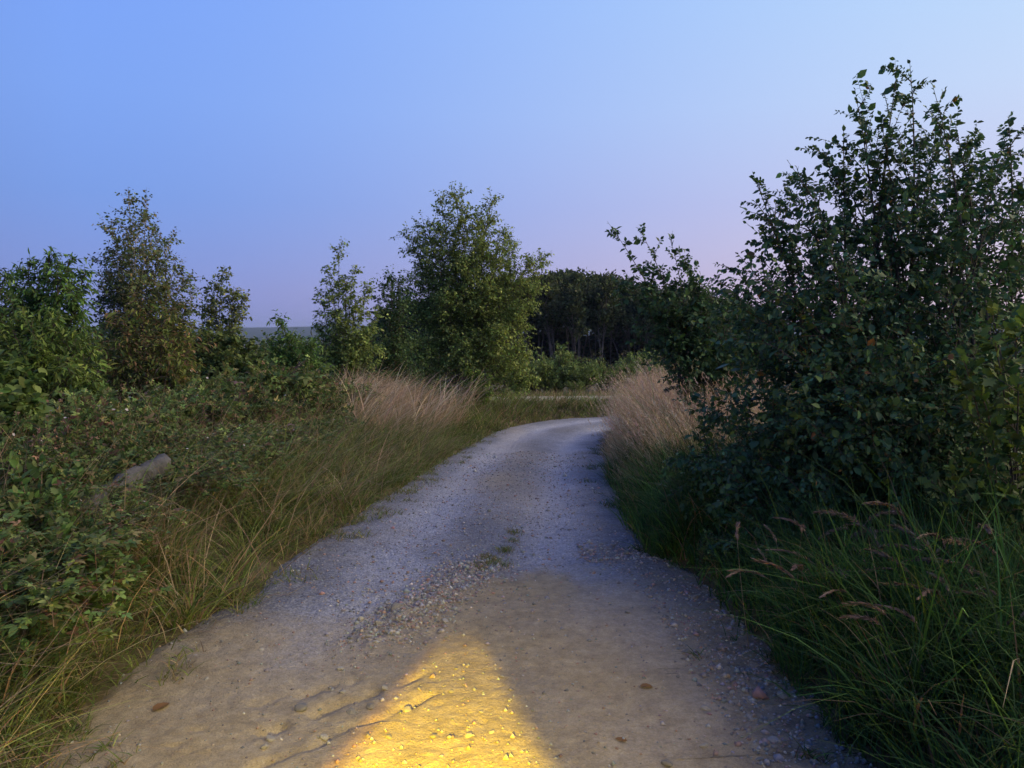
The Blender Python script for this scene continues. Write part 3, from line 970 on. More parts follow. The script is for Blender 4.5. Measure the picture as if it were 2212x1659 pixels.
# ------------------------------------------------------------------ the large shrub on the right
b = np.array((3.0, 5.55, gz(3.0, 5.55) - 0.05))
T = [(1965, 132, 5.5), (1938, 150, 5.6), (1846, 190, 5.4), (2015, 185, 5.4), (2062, 262, 5.5), (2178, 250, 5.4), (2205, 280, 5.6), (1822, 278, 5.3), (1762, 312, 5.4), (1880, 330, 5.4),
     (1700, 345, 5.3), (1625, 370, 5.2), (1655, 430, 5.3), (1640, 482, 5.2), (1590, 545, 5.2), (1700, 500, 5.0), (1760, 420, 5.1), (1930, 280, 5.2), (1990, 300, 5.6), (2110, 330, 5.3), (2150, 380, 5.0),
     (1560, 640, 5.0), (1620, 600, 4.9), (1570, 720, 5.0), (1590, 800, 4.9), (1600, 880, 4.8), (1580, 960, 4.8), (1560, 1030, 4.8), (1640, 1000, 4.6), (1700, 880, 4.5), (1680, 760, 4.6), (1720, 640, 4.7), (1800, 560, 4.8),
     (1880, 480, 5.0), (1960, 430, 5.1), (2050, 460, 5.0), (2130, 520, 4.8), (2200, 480, 5.2), (1850, 680, 4.5), (1950, 600, 4.7), (2050, 620, 4.6), (2160, 660, 4.6), (1800, 800, 4.3), (1900, 780, 4.3), (2000, 760, 4.3), (2100, 780, 4.4),
     (1760, 940, 4.3), (1850, 900, 4.2), (1950, 900, 4.15), (2060, 900, 4.2), (2150, 880, 4.3), (1700, 1060, 4.4), (1800, 1040, 4.25), (1900, 1020, 4.15), (2000, 1020, 4.1), (2100, 1000, 4.15), (2190, 1000, 4.2),
     (2240, 400, 5.3), (2280, 520, 5.2), (2300, 700, 5.0), (2280, 850, 4.8), (2330, 330, 5.8), (2400, 480, 5.8), (2400, 700, 5.5), (2060, 350, 6.2), (1900, 420, 6.3), (1800, 480, 6.2), (2150, 430, 6.3), (1720, 580, 6.2), (1980, 540, 6.4), (2080, 560, 6.4), (2210, 580, 6.3),
     (1620, 1090, 4.7), (1740, 1120, 4.5), (1860, 1110, 4.3), (1990, 1110, 4.2), (1660, 930, 4.7), (1620, 760, 5.2), (1650, 680, 5.3), (2050, 700, 5.6), (1900, 650, 5.6), (1780, 700, 5.6), (1850, 850, 5.2), (2000, 850, 5.2), (2120, 820, 5.2), (1720, 820, 5.3), (1800, 950, 4.9), (1950, 960, 4.9), (2080, 950, 4.9), (2200, 950, 5.0), (2200, 1100, 4.4), (2080, 1090, 4.3), (1520, 900, 5.4), (1500, 980, 5.3), (1470, 1050, 5.4), (1530, 1090, 5.0), (1600, 1150, 4.6), (1560, 570, 5.6), (1530, 600, 5.7), (1545, 680, 5.6), (1720, 360, 5.7), (1780, 330, 5.8), (1860, 250, 5.7), (1900, 240, 5.3), (2100, 290, 5.9), (2030, 230, 5.8), (1670, 420, 5.7), (1610, 480, 5.6), (2180, 330, 5.9)]
tips = np.array([wp(*t) for t in T])
tips[:, 2] = np.maximum(tips[:, 2], b[2] + 0.25)
nb = len(tips)
B0 = mains(b, tips, 0.3, 0.32)
top = (np.arange(nb) < 21) | (np.arange(nb) >= nb - 12)
parts = []
B1a = kids(tuple(x[top] for x in B0), 13, 0.40, 0.95, 0.62, 0.09, 0.60, 0.25, 0.05)
B1b = kids(tuple(x[~top] for x in B0), 14, 0.35, 0.98, 0.55, 0.18, 0.8, 0.2, 0.10)
B1 = tuple(np.vstack([x, y]) for x, y in zip(B1a, B1b))
B2 = kids(B1, 4, 0.25, 0.95, 0.24, 0.10, 0.8, 0.1, 0.1)
thin = rnd(len(B2[0])) < np.where(np.repeat(np.arange(len(B1[0])) < len(B1a[0]), 4), 0.36, np.clip(1.15 - 0.28 * np.clip(B2[0][:, 2] - 1.2, 0, 3), 0.35, 1))
B2 = tuple(x[thin] for x in B2)
LP = []
for B, kk, t0, t1 in ((B1, 15, 0.12, 1.0), (B2, 11, 0.12, 1.0), (B0, 44, 0.50, 1.0)):
    P, D = leaf_sites(B, kk, t0, t1, 1.0, 0.42)
    LP.append((P, D))
P = np.vstack([a for a, _ in LP]); D = np.vstack([c for _, c in LP])
ok = P[:, 2] > b[2] + 0.05
P, D = P[ok], D[ok]
cs = palette(len(P), [(0.042, 0.078, 0.042), (0.055, 0.095, 0.048), (0.032, 0.062, 0.038), (0.09, 0.12, 0.04), (0.16, 0.09, 0.035)], [5, 4, 3, 0.7, 0.12], 0.25)
lp = [leaves(P, D, 0.034 * np.exp(nrm(0, 0.36, len(P))), 'oval', cs, 0.4)]
wood = [tubes(B0, 0.020, 0.0012, 12, 6), tubes(B1, 0.0045, 0.0012, 5, 4), tubes(B2, 0.002, 0.001, 3, 3)]
tag(plant('large_shrub', b, wood, lp, M_BARK, M_LEAF_DARK, 'stem', 'foliage'), 'tall dark shrub with oval leaves overhanging the inside of the bend', 'shrub')

# second shrub behind it with arching sprays
b = np.array((2.55, 9.4, 0)); b[2] = gz(b[0], b[1]) - 0.05
T = [(1312, 478, 8.8), (1445, 508, 9.0), (1380, 490, 8.9), (1345, 610, 9.0), (1400, 600, 9.1), (1480, 560, 9.2), (1440, 620, 9.2), (1500, 620, 9.3), (1560, 640, 9.4), (1410, 660, 9.2), (1460, 690, 9.2), (1530, 690, 9.2), (1590, 660, 9.6), (1430, 740, 9.2), (1500, 750, 9.1), (1560, 760, 9.1), (1480, 800, 9.0), (1540, 820, 9.0), (1600, 800, 9.3), (1620, 720, 9.6)]
tips = np.array([wp(*t) for t in T])
B0 = mains(b, tips, 0.2, 0.2)
B0[1][:3] = b + (tips[:3] - b) * np.array([0.25, 0.3, 0.55])
B1 = kids(B0, 13, 0.45, 0.97, 0.50, 0.12, 0.7, 0.2, 0.05)
sel = np.repeat(np.arange(len(tips)) < 3, 13)
tmid = (B1[2] - B1[0]); B1 = (B1[0], np.where(sel[:, None], B1[0] + tmid * 0.4, B1[1]), np.where(sel[:, None], B1[0] + tmid * 0.7, B1[2]))
B2 = kids(B1, 3, 0.3, 0.95, 0.22, 0.12, 0.8, 0.1, 0.1)
keep2 = np.repeat(~sel, 3) | (rnd(len(B2[0])) < 0.25)
B2 = tuple(x[keep2] for x in B2)
LP = []
for B, kk, t0 in ((B1, 12, 0.12), (B2, 10, 0.12), (B0, 34, 0.40)):
    LP.append(leaf_sites(B, kk, t0, 1.0, 0.95, 0.4))
P = np.vstack([a for a, _ in LP]); D = np.vstack([c for _, c in LP])
cs = palette(len(P), [(0.046, 0.078, 0.036), (0.06, 0.095, 0.042), (0.036, 0.062, 0.034)], None, 0.25)
lp = [leaves(P, D, 0.050 * np.exp(nrm(0, 0.3, len(P))), 'oval', cs, 0.45)]
wood = [tubes(B0, 0.018, 0.0015, 10, 5), tubes(B1, 0.004, 0.0014, 4, 4), tubes(B2, 0.002, 0.0012, 3, 3)]
tag(plant('large_shrub', b, wood, lp, M_BARK, M_LEAF_DARK, 'stem', 'foliage'), 'smaller dark shrub with long arching sprays behind the tall dark shrub', 'shrub')

# oak sapling with yellow-green lobed leaves in front of the large shrub
b = np.array((2.72, 3.95, 0)); b[2] = gz(b[0], b[1]) - 0.04
T = [(2195, 700, 3.9), (2150, 740, 3.8), (2080, 770, 3.85), (2120, 850, 3.7), (2200, 830, 3.7), (2060, 1040, 3.7), (2110, 1080, 3.6), (2180, 960, 3.6), (2160, 1060, 3.5), (2210, 1090, 3.5), (2250, 780, 3.8), (2260, 950, 3.6), (2140, 660, 4.0)]
tips = np.array([wp(*t) for t in T])
B0 = mains(b, tips, 0.15, 0.05)
B1 = kids(B0, 6, 0.5, 0.97, 0.28, 0.10, 0.8, 0.2, 0.05)
LP = [leaf_sites(B1, 9, 0.2, 1.0, 0.9, 0.2), leaf_sites(B0, 10, 0.7, 1.0, 0.8, 0.2)]
P = np.vstack([a for a, _ in LP]); D = np.vstack([c for _, c in LP])
cs = palette(len(P), [(0.050, 0.074, 0.024), (0.085, 0.105, 0.027), (0.04, 0.062, 0.023)], None, 0.35)
lp = [leaves(P, D, 0.066 * np.exp(nrm(0, 0.22, len(P))), 'lobed', cs, 0.6)]
wood = [tubes(B0, 0.009, 0.003, 8, 5), tubes(B1, 0.003, 0.0018, 4, 3)]
tag(plant('oak_sapling', b, wood, lp, M_BARK, M_LEAF, 'stem', 'foliage'), 'young oak with lobed yellow-green leaves against the tall dark shrub', 'sapling')


# ------------------------------------------------------------------ brambles on the left bank
def bramble(name, H, R, canes, cols):
    cols = [tuple(np.array(c_) * (0.8 + 0.5 * rnd())) for c_ in cols]
    a = rnd(canes) * 6.283
    r = R * (0.5 + 0.6 * rnd(canes))
    p0 = np.stack([nrm(0, R * 0.2, canes), nrm(0, R * 0.2, canes), np.full(canes, -0.05)], 1)
    e = np.stack([r * np.cos(a), r * np.sin(a), H * (0.15 + 0.7 * rnd(canes))], 1)
    c = (p0 + e) * 0.5; c[:, 2] = H * (1.2 + 0.5 * rnd(canes))
    B0 = (p0, c, e)
    B1 = kids(B0, 10, 0.15, 0.98, 0.32, 0.14, 0.9, 0.25, 0.05)
    LP = [leaf_sites(B1, 9, 0.2, 1.0, 0.9, 0.05), leaf_sites(B0, 14, 0.25, 1.0, 1.0, 0.0)]
    P = np.vstack([x for x, _ in LP]); D = np.vstack([y for _, y in LP])
    cs = palette(len(P), cols, [4, 4, 3, 1.2, 0.8], 0.3)
    lp = [leaves(P, D, (0.034 + 0.024 * rnd()) * np.exp(nrm(0, 0.35, len(P))), 'tri', cs, 0.5)]
    wood = [tubes(B0, 0.007, 0.0035, 9, 4), tubes(B1, 0.003, 0.0018, 3, 3)]
    o = plant(name, (0, 0, 0), wood, lp, M_CANE, M_LEAF, 'cane', 'foliage')
    top_ = P[np.argsort(-P[:, 2])[:200]]
    for p in top_[RNG.choice(200, 4, replace=False)]:
        f = obj('flower', FLOWER, None, o)
        f.location = (float(p[0]), float(p[1]), float(p[2]) + 0.03); f.rotation_euler = (nrm(0, .5), nrm(0, .5), rnd() * 6)
    return o


def flower_mesh():
    a = np.arange(5) * 1.2566
    D = np.stack([np.cos(a), np.sin(a), np.full(5, 0.35)], 1)
    V, F, C = leaves(np.zeros((5, 3)), D, 0.017, 'diamond', np.tile(np.array([[0.62, 0.55, 0.56]]), (5, 1)), 1.0, 1.2)
    me = mesh('bramble_flower', V, F, C); me.materials.append(M_LEAF)
    return me


FLOWER = flower_mesh()
BC = [(0.060, 0.082, 0.032), (0.085, 0.108, 0.040), (0.115, 0.120, 0.046), (0.16, 0.135, 0.06), (0.16, 0.095, 0.065)]
bp = [bramble('bramble', 0.75, 0.75, 22, BC) for _ in range(6)]
BR = [(40, 900, 5.2), (130, 880, 5.6), (60, 1000, 4.7), (230, 870, 6.3), (180, 960, 5.2), (320, 850, 7.2), (300, 930, 6.2), (250, 1000, 5.4), (400, 860, 7.8), (400, 950, 6.6), (480, 840, 8.8), (480, 920, 7.6), (560, 860, 9.2), (540, 950, 7.8), (620, 840, 10.5), (620, 920, 9.0), (680, 860, 11.0), (20, 1080, 4.2), (120, 1080, 4.5), (-40, 950, 4.7), (690, 900, 10.0), (560, 800, 10.5), (640, 810, 12.0), (440, 810, 9.5), (350, 1010, 6.0), (740, 830, 13.0), (-60, 1100, 4.0), (470, 1000, 7.0), (560, 990, 7.4), (430, 1040, 6.0), (400, 1090, 5.4), (140, 1130, 4.1), (60, 1170, 3.7), (20, 1200, 3.4), (620, 970, 8.2), (500, 1040, 6.4), (680, 940, 9.2)]
for k, (px, top, d) in enumerate(BR):
    p = wp(px, top, d); g = gz(p[0], p[1])
    s = max((p[2] - g) / 0.82, 0.5)
    o = bp[k] if k < 6 else copy_tree(bp[k % 6], (0, 0, 0), 0, 1)
    sx = min(max(s, 0.8), 1.3)
    o.location = (p[0], p[1], g); o.rotation_euler = (0, 0, rnd() * 6.28); o.scale = (sx, sx, min(s, 2.0))
    tag(o, 'low bramble bush rising from the long verge grass below the grey log' if d < 4.3 else 'bramble bush where the thicket meets the tall dry grass' if d > 8.9 else 'tangled bramble bush in the thicket around and beyond the grey log', 'bramble', 'brambles of the roadside thicket')

# willowherb gone over to pinkish seed, among the brambles
def willowherb(h):
    top = np.array([[nrm(0, .06), nrm(0, .06), h]])
    B0 = (np.array([[0, 0, -0.03]]), np.array([[0, 0, h * 0.5]]), top)
    B1 = kids(B0, 9, 0.55, 0.97, 0.16, 0.05, 0.6, 0.5, 0.0)
    o = empty('willowherb', (0, 0, 0))
    V, F = cat([tubes(B0, 0.005, 0.002, 8, 4), tubes(B1, 0.002, 0.001, 3, 3)])
    obj('stem', mesh('willowherb_stem', V, F), M_CANE, o)
    P, D = leaf_sites(B0, 44, 0.12, 0.85, 1.0, 0.1)
    P2, D2 = leaf_sites(B1, 4, 0.2, 0.9, 0.8, 0.1)
    lv = leaves(np.vstack([P, P2]), np.vstack([D, D2]), 0.075 * np.exp(nrm(0, 0.2, len(P) + len(P2))), 'lance', palette(len(P) + len(P2), [(0.07, 0.085, 0.03), (0.10, 0.10, 0.04), (0.14, 0.08, 0.05)], None, 0.2), 0.6)
    obj('foliage', mesh('willowherb_foliage', *lv), M_LEAF, o)
    P, D = leaf_sites(B1, 12, 0.3, 1.0, 0.6, -0.2)
    lv = leaves(P, D, 0.030, 'diamond', palette(len(P), [(0.22, 0.13, 0.12), (0.26, 0.17, 0.15), (0.17, 0.10, 0.09)], None, 0.2), 0.2, 0.5)
    obj('seed_head', mesh('willowherb_seed', *lv), M_GRASS, o)
    return o


wh = [willowherb(1.0) for _ in range(3)]
WH = [(700, 855, 10.2), (715, 880, 9.6), (670, 870, 9.8), (640, 880, 9.0), (560, 830, 9.0), (685, 915, 8.8), (590, 870, 8.6), (520, 850, 8.2), (430, 870, 7.2), (130, 905, 5.0), (70, 930, 4.6), (330, 900, 6.2), (250, 910, 5.6), (735, 860, 11.5), (480, 880, 7.6), (620, 930, 8.0), (380, 940, 6.2), (200, 930, 5.1)]
for k, (px, top_, d) in enumerate(WH):
    p = wp(px, top_, d); g = gz(p[0], p[1])
    o = wh[k] if k < 3 else copy_tree(wh[k % 3], (0, 0, 0), 0, 1)
    s_ = (p[2] - g) / 1.0
    o.location = (p[0], p[1], g); o.rotation_euler = (nrm(0, .06), nrm(0, .06), rnd() * 6.28); o.scale = (min(s_, 1.2), min(s_, 1.2), s_)
    tag(o, 'willowherb stem with pinkish seed heads among the brambles', 'wildflower', 'willowherb among the brambles')


# pale dead stems sticking out of the brambles
def dead_stem():
    P0 = np.array([[0, 0, -0.05]]); P1 = np.array([[0.28, 0, 0.9]]); C = np.array([[0.02, 0.02, 0.6]])
    B1 = kids((P0, C, P1), 5, 0.4, 0.95, 0.3, 0.14, 0.7, 0.1, 0.1)
    V, F = cat([tubes((P0, C, P1), 0.006, 0.003, 8, 5), tubes(B1, 0.003, 0.0015, 4, 4)])
    return mesh('dead_stem', V, F, smooth=True)


DSM = [dead_stem() for _ in range(3)]
for k in range(26):
    px = 20 + 640 * rnd(); d = 4.6 + 6 * (px / 660) * (0.7 + 0.4 * rnd())
    top_ = 860 + 150 * rnd() if px > 200 else 930 + 150 * rnd()
    p = wp(px, top_, d); g = gz(p[0], p[1])
    o = obj('dead_stem', DSM[k % 3], M_DEAD)
    s_ = max((p[2] - g) / 0.9, 0.4)
    o.location = (p[0], p[1], g); o.rotation_euler = (nrm(0, .25), nrm(0, .25), rnd() * 6.28); o.scale = (s_, s_, s_)
    tag(o, 'pale bare dead stem poking out of the brambles', 'dead stem', 'dead stems in the brambles')

# dark weeds at the skirt of the tall shrub
wd = [clump_shrub('weed_clump', 0.7, 0.42, 1500, 0.045, [(0.045, 0.075, 0.035), (0.06, 0.09, 0.04), (0.035, 0.06, 0.03)], M_LEAF_DARK, 9) for _ in range(2)]
for k, (px, top_, d) in enumerate(((1500, 985, 6.2), (1545, 960, 5.7), (1460, 1035, 6.4), (1570, 1050, 5.2), (1500, 1085, 5.6), (1640, 1090, 4.8), (1560, 1150, 4.7), (1690, 1150, 4.3), (1800, 1140, 4.1), (1930, 1130, 3.9), (2060, 1140, 3.7), (1760, 1220, 3.9), (1900, 1230, 3.5), (2170, 1180, 3.4), (2120, 1330, 2.9), (1980, 1300, 3.2))):
    p = wp(px, top_, d); g = gz(p[0], p[1])
    o = wd[k] if k < 2 else copy_tree(wd[k % 2], (0, 0, 0), 0, 1)
    s_ = max((p[2] - g) / 0.66, 0.42)
    o.location = (p[0], p[1], g); o.rotation_euler = (0, 0, rnd() * 6.28); o.scale = (s_, s_, s_)
    tag(o, 'low dark leafy weed clump at the skirt of the tall dark shrub', 'weed', 'weeds below the tall shrub')

# fresh green weeds on the bank
def weed_clump(stems, h, cols):
    a = rnd(stems) * 6.283
    P0 = np.stack([nrm(0, 0.09, stems), nrm(0, 0.09, stems), np.full(stems, -0.03)], 1)
    P1 = P0 + np.stack([np.cos(a) * h * 0.25, np.sin(a) * h * 0.25, h * (0.6 + 0.45 * rnd(stems))], 1)
    B0 = (P0, (P0 + P1) / 2 + np.array([0, 0, 0.08]), P1)
    P, D = leaf_sites(B0, 30, 0.15, 1.0, 1.0, 0.05)
    lp = [leaves(P, D, 0.046 * np.exp(nrm(0, 0.3, len(P))), 'ovate', palette(len(P), cols, None, 0.25), 0.7)]
    return plant('nettle_clump', (0, 0, 0), [tubes(B0, 0.003, 0.0015, 6, 4)], lp, M_CANE, M_LEAF, 'stem', 'foliage')


nt_ = [weed_clump(9, 0.62, [(0.065, 0.10, 0.035), (0.085, 0.125, 0.042), (0.10, 0.12, 0.045)]) for _ in range(3)]
NT = [(60, 960, 4.3), (150, 985, 4.6), (30, 1040, 3.9), (250, 960, 5.3), (390, 980, 6.0), (480, 960, 6.8), (560, 930, 7.6), (110, 1040, 4.1), (20, 1120, 3.5), (90, 1230, 3.3), (170, 1100, 4.0), (520, 1000, 6.4), (610, 960, 7.6), (440, 1010, 6.0), (230, 1170, 3.9), (15, 1260, 3.1), (660, 900, 8.6), (320, 960, 5.7)]
for k, (px, top_, d) in enumerate(NT):
    p = wp(px, top_, d); g = gz(p[0], p[1])
    o = nt_[k] if k < 3 else copy_tree(nt_[k % 3], (0, 0, 0), 0, 1)
    s_ = max((p[2] - g) / 0.62, 0.45)
    o.location = (p[0], p[1], g); o.rotation_euler = (0, 0, rnd() * 6.28); o.scale = (s_, s_, s_)
    tag(o, 'upright green nettle clump growing up through the brambles', 'weed', 'nettles among the brambles')

# a brighter bramble shoot at the front
b = np.array(wp(215, 1290, 3.55)); b[2] = gz(b[0], b[1]) - 0.03
T = [(205, 1185, 3.5), (270, 1180, 3.55), (150, 1215, 3.45), (250, 1215, 3.4), (180, 1240, 3.35), (120, 1190, 3.6)]
tips = np.array([wp(*t) for t in T])
B0 = mains(b, tips, 0.05, 0.03)
P, D = leaf_sites(B0, 4, 0.5, 1.0, 0.8, 0.05)
lp = [leaves(P, D, 0.075 * np.exp(nrm(0, 0.2, len(P))), 'tri', palette(len(P), [(0.065, 0.10, 0.022), (0.085, 0.115, 0.025)], None, 0.15), 0.85)]
tag(plant('bramble', b, [tubes(B0, 0.003, 0.002, 6, 4)], lp, M_CANE, M_LEAF, 'cane', 'foliage'), 'bright green bramble shoot rising from the long grass', 'bramble')


# ------------------------------------------------------------------ grass
def blades(x, y, h, width, lean, curve, cols, tipcols=None, azim=None, seg=4, z0=None):
    n = len(x)
    z = ground_z(x, y) - 0.015 if z0 is None else z0
    az = rnd(n) * 6.283 if azim is None else azim
    dx, dy = np.cos(az), np.sin(az)
    t = np.linspace(0, 1, seg + 1)
    # horizontal run and rise along the blade
    run = h[:, None] * (lean[:, None] * t + curve[:, None] * t ** 2.2)
    rise = h[:, None] * (t - 0.55 * np.clip(curve, 0, 1.4)[:, None] * t ** 2.6)
    cx = x[:, None] + dx[:, None] * run; cy = y[:, None] + dy[:, None] * run; cz = z[:, None] + rise
    fa = rnd(n) * 6.283
    wx, wy = np.cos(fa), np.sin(fa)
    w = width[:, None] * np.clip(1 - t[None] ** 2.2, 0.06, 1) * 0.5
    Lf = np.stack([cx - wx[:, None] * w, cy - wy[:, None] * w, cz], -1)
    Rt = np.stack([cx + wx[:, None] * w, cy + wy[:, None] * w, cz], -1)
    V = np.stack([Lf, Rt], 2).reshape(n, -1, 3)
    k = V.shape[1]
    i = np.arange(n)[:, None] * k + np.arange(seg)[None] * 2
    F = np.stack([i, i + 1, i + 3, i + 2], -1).reshape(-1, 4)
    if tipcols is None:
        C = np.repeat(cols, k, axis=0)
    else:
        tt_ = np.repeat(t, 2)[None, :, None]
        C = (cols[:, None] * (1 - tt_) + tipcols[:, None] * tt_).reshape(-1, 3)
    return V.reshape(-1, 3), F, C


def heads(x, y, z, dx, dy, length, n_sp, cols, drop=0.25):
    """feathery seed heads: n_sp narrow spikelets round the top of each stalk"""
    n = len(x)
    t = rnd((n, n_sp))
    L = length[:, None]
    px = x[:, None] + dx[:, None] * L * t * 0.55; py = y[:, None] + dy[:, None] * L * t * 0.55
    pz = z[:, None] + L * (t - drop * t * t)
    P = np.stack([px, py, pz], -1).reshape(-1, 3)
    D = nrm(0, 0.35, (n, n_sp, 3)); D[..., 2] += 0.8; D[..., 0] += dx[:, None] * 0.5; D[..., 1] += dy[:, None] * 0.5
    D = unit(D.reshape(-1, 3))
    s = (L * (0.32 - 0.16 * t)).reshape(-1)
    V, F, C = leaves(P, D, s, 'diamond', np.repeat(cols, n_sp, axis=0) * np.exp(nrm(0, 0.15, (n * n_sp, 1))), 0.2, 0.16)
    return V, F, C


def scatter_edge(n, side, e0, e1, y0, y1, power=1.0):
    """points beside the track: e = distance outside the edge"""
    yy = y0 + (y1 - y0) * rnd(n) ** power
    S = np.concatenate([[0], np.cumsum(np.hypot(np.diff(TRKD[:, 0]), np.diff(TRKD[:, 1])))])
    s = yy
    cx = np.interp(s, S, TRKD[:, 0]); cy = np.interp(s, S, TRKD[:, 1]); hw = np.interp(s, S, TRKD[:, 2])
    tx = np.interp(s + 0.05, S, TRKD[:, 0]) - np.interp(s - 0.05, S, TRKD[:, 0]); ty = np.interp(s + 0.05, S, TRKD[:, 1]) - np.interp(s - 0.05, S, TRKD[:, 1])
    ln = np.hypot(tx, ty) + 1e-9
    e = e0 + (e1 - e0) * rnd(n)
    x = cx + side * ty / ln * (hw + e); y = cy - side * tx / ln * (hw + e)
    e = e + edge_noise(x, y)
    return x, y, e


def stuff(name, parts, label, cat_='grass'):
    V, F = cat([(v, f) for v, f, c in parts])
    C = np.vstack([c for v, f, c in parts])
    o = obj(name, mesh(name, V, F, C), M_GRASS)
    tag(o, label, cat_, kind='stuff')
    return o


GC = [(0.095, 0.105, 0.034), (0.12, 0.122, 0.042), (0.155, 0.145, 0.056), (0.068, 0.088, 0.030)]
SC = [(0.27, 0.20, 0.125), (0.22, 0.16, 0.095), (0.33, 0.25, 0.165)]
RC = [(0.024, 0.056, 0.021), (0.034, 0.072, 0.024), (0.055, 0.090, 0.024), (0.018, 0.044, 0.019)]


def clumpy(x, y, sc_, seed, thr):
    return vnoise(x * sc_, y * sc_, seed) + 0.4 * vnoise(x * sc_ * 3, y * sc_ * 3, seed + 5) > thr


# left verge
def tussocks(n_t, per, side, e0, e1, y0, y1, power, r, hfun):
    tx, ty, te = scatter_edge(n_t, side, e0, e1, y0, y1, power)
    x = np.repeat(tx, per) + nrm(0, r, n_t * per); y = np.repeat(ty, per) + nrm(0, r, n_t * per)
    az = np.arctan2(y - np.repeat(ty, per), x - np.repeat(tx, per)) + nrm(0, 0.5, n_t * per)
    return x, y, np.repeat(te, per), az, np.repeat(rnd(n_t), per)


parts = []
x, y, e = scatter_edge(50000, -1, -0.16, 2.1, 1.2, 19.5, 1.5)
m = (e > -0.10 + 0.14 * rnd(len(e))) & clumpy(x, y, 3.0, 90, 0.28)
x, y, e = x[m], y[m], e[m]
n = len(x)
h = (0.07 + 0.24 * sstep(-0.05, 0.7, e) + 0.12 * vnoise(x * 1.5, y * 1.5, 50)) * np.exp(nrm(0, 0.35, n)) * (1 - 0.15 * sstep(8, 16, y))
az = np.where(rnd(n) < 0.35, nrm(-0.4, 0.8, n), rnd(n) * 6.283)
dry = rnd(n) < 0.14 + 0.26 * vnoise(x * 0.9, y * 0.9, 14) ** 2
c = palette(n, GC, None, 0.28) * (0.75 + 0.5 * vnoise(x * 2.2, y * 2.2, 15))[:, None]; c[dry] = palette(int(dry.sum()), SC, None, 0.25) * 0.8
parts.append(blades(x, y, h, 0.0045 + 0.007 * rnd(n) ** 2 + 0.0007 * np.clip(y - 5, 0, 12), 0.1 + 0.6 * rnd(n), 0.05 + 1.1 * rnd(n), c, None, az))
# tussocks with arching blades
x, y, e, az, tr = tussocks(330, 55, -1, 0.05, 1.9, 1.3, 13, 1.25, 0.035, None)
n = len(x)
c = palette(n, GC, None, 0.2) * (0.7 + 0.7 * tr)[:, None]
k_ = (rnd(n) < 0.10 + 0.45 * (tr > 0.75)); c[k_] = palette(int(k_.sum()), SC, None, 0.2) * 0.9
parts.append(blades(x, y, (0.22 + 0.22 * tr) * np.exp(nrm(0, 0.25, n)), 0.005 + 0.005 * rnd(n), 0.15 + 0.5 * rnd(n), 0.2 + 1.0 * rnd(n), c, None, az, 5))
# stray long bleached stalks, upright and lodged
x, y, e = scatter_edge(1500, -1, -0.02, 1.9, 1.3, 12, 1.3)
n = len(x)
parts.append(blades(x, y, 0.40 + 0.45 * rnd(n), 0.004 + 0.003 * rnd(n), 0.15 + 1.1 * rnd(n) ** 2, 0.05 + 0.7 * rnd(n), palette(n, SC, None, 0.25) * 0.95, None, np.where(rnd(n) < 0.45, nrm(-0.3, 0.7, n), rnd(n) * 6.28), 5))
x, y, e = scatter_edge(2300, -1, 1.2, 4.6, 2.2, 15, 1.2)
m = clumpy(x, y, 1.4, 95, 0.45); x, y = x[m], y[m]; n = len(x)
parts.append(blades(x, y, 0.55 + 0.5 * rnd(n), 0.004 + 0.004 * rnd(n), 0.05 + 0.7 * rnd(n) ** 2, 0.05 + 0.6 * rnd(n), palette(n, SC + [(0.15, 0.135, 0.06), (0.20, 0.13, 0.10)], None, 0.25) * 0.85, None, None, 5))
# short turf creeping on to the track
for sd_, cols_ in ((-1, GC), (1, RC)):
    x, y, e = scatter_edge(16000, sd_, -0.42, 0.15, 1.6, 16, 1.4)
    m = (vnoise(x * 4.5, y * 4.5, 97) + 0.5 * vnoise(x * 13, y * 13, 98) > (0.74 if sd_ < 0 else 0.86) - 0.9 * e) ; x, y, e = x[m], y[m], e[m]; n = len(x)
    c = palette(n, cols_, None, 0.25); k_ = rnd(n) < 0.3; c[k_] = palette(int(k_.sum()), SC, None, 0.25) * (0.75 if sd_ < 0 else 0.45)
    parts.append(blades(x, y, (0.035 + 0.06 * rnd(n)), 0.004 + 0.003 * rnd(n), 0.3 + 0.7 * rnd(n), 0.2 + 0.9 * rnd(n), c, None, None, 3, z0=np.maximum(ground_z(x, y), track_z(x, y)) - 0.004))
# straw lying on the edge of the track
x, y, e = scatter_edge(420, -1, -0.30, 0.12, 1.8, 9, 1.2)
n = len(x)
dd_ = (0.10 + 0.22 * rnd(n)); aa = rnd(n) * 6.28
parts.append(blades(x, y, dd_, np.full(n, 0.0035), np.full(n, 1.0), np.zeros(n) - 0.05 * rnd(n), palette(n, SC, None, 0.2) * 0.8, None, aa, 3, z0=np.maximum(ground_z(x, y), track_z(x, y)) - dd_ * 0.0 + 0.004))
V_, F_, C_ = parts[-1]
zz = V_[:, 2].reshape(n, -1); zz[:] = zz[:, :1] + (zz - zz[:, :1]) * 0.10
parts[-1] = (np.column_stack([V_[:, :2], zz.ravel()]), F_, C_)
stuff('verge_grass', parts, 'olive and straw-coloured long grass along the verge below the brambles')

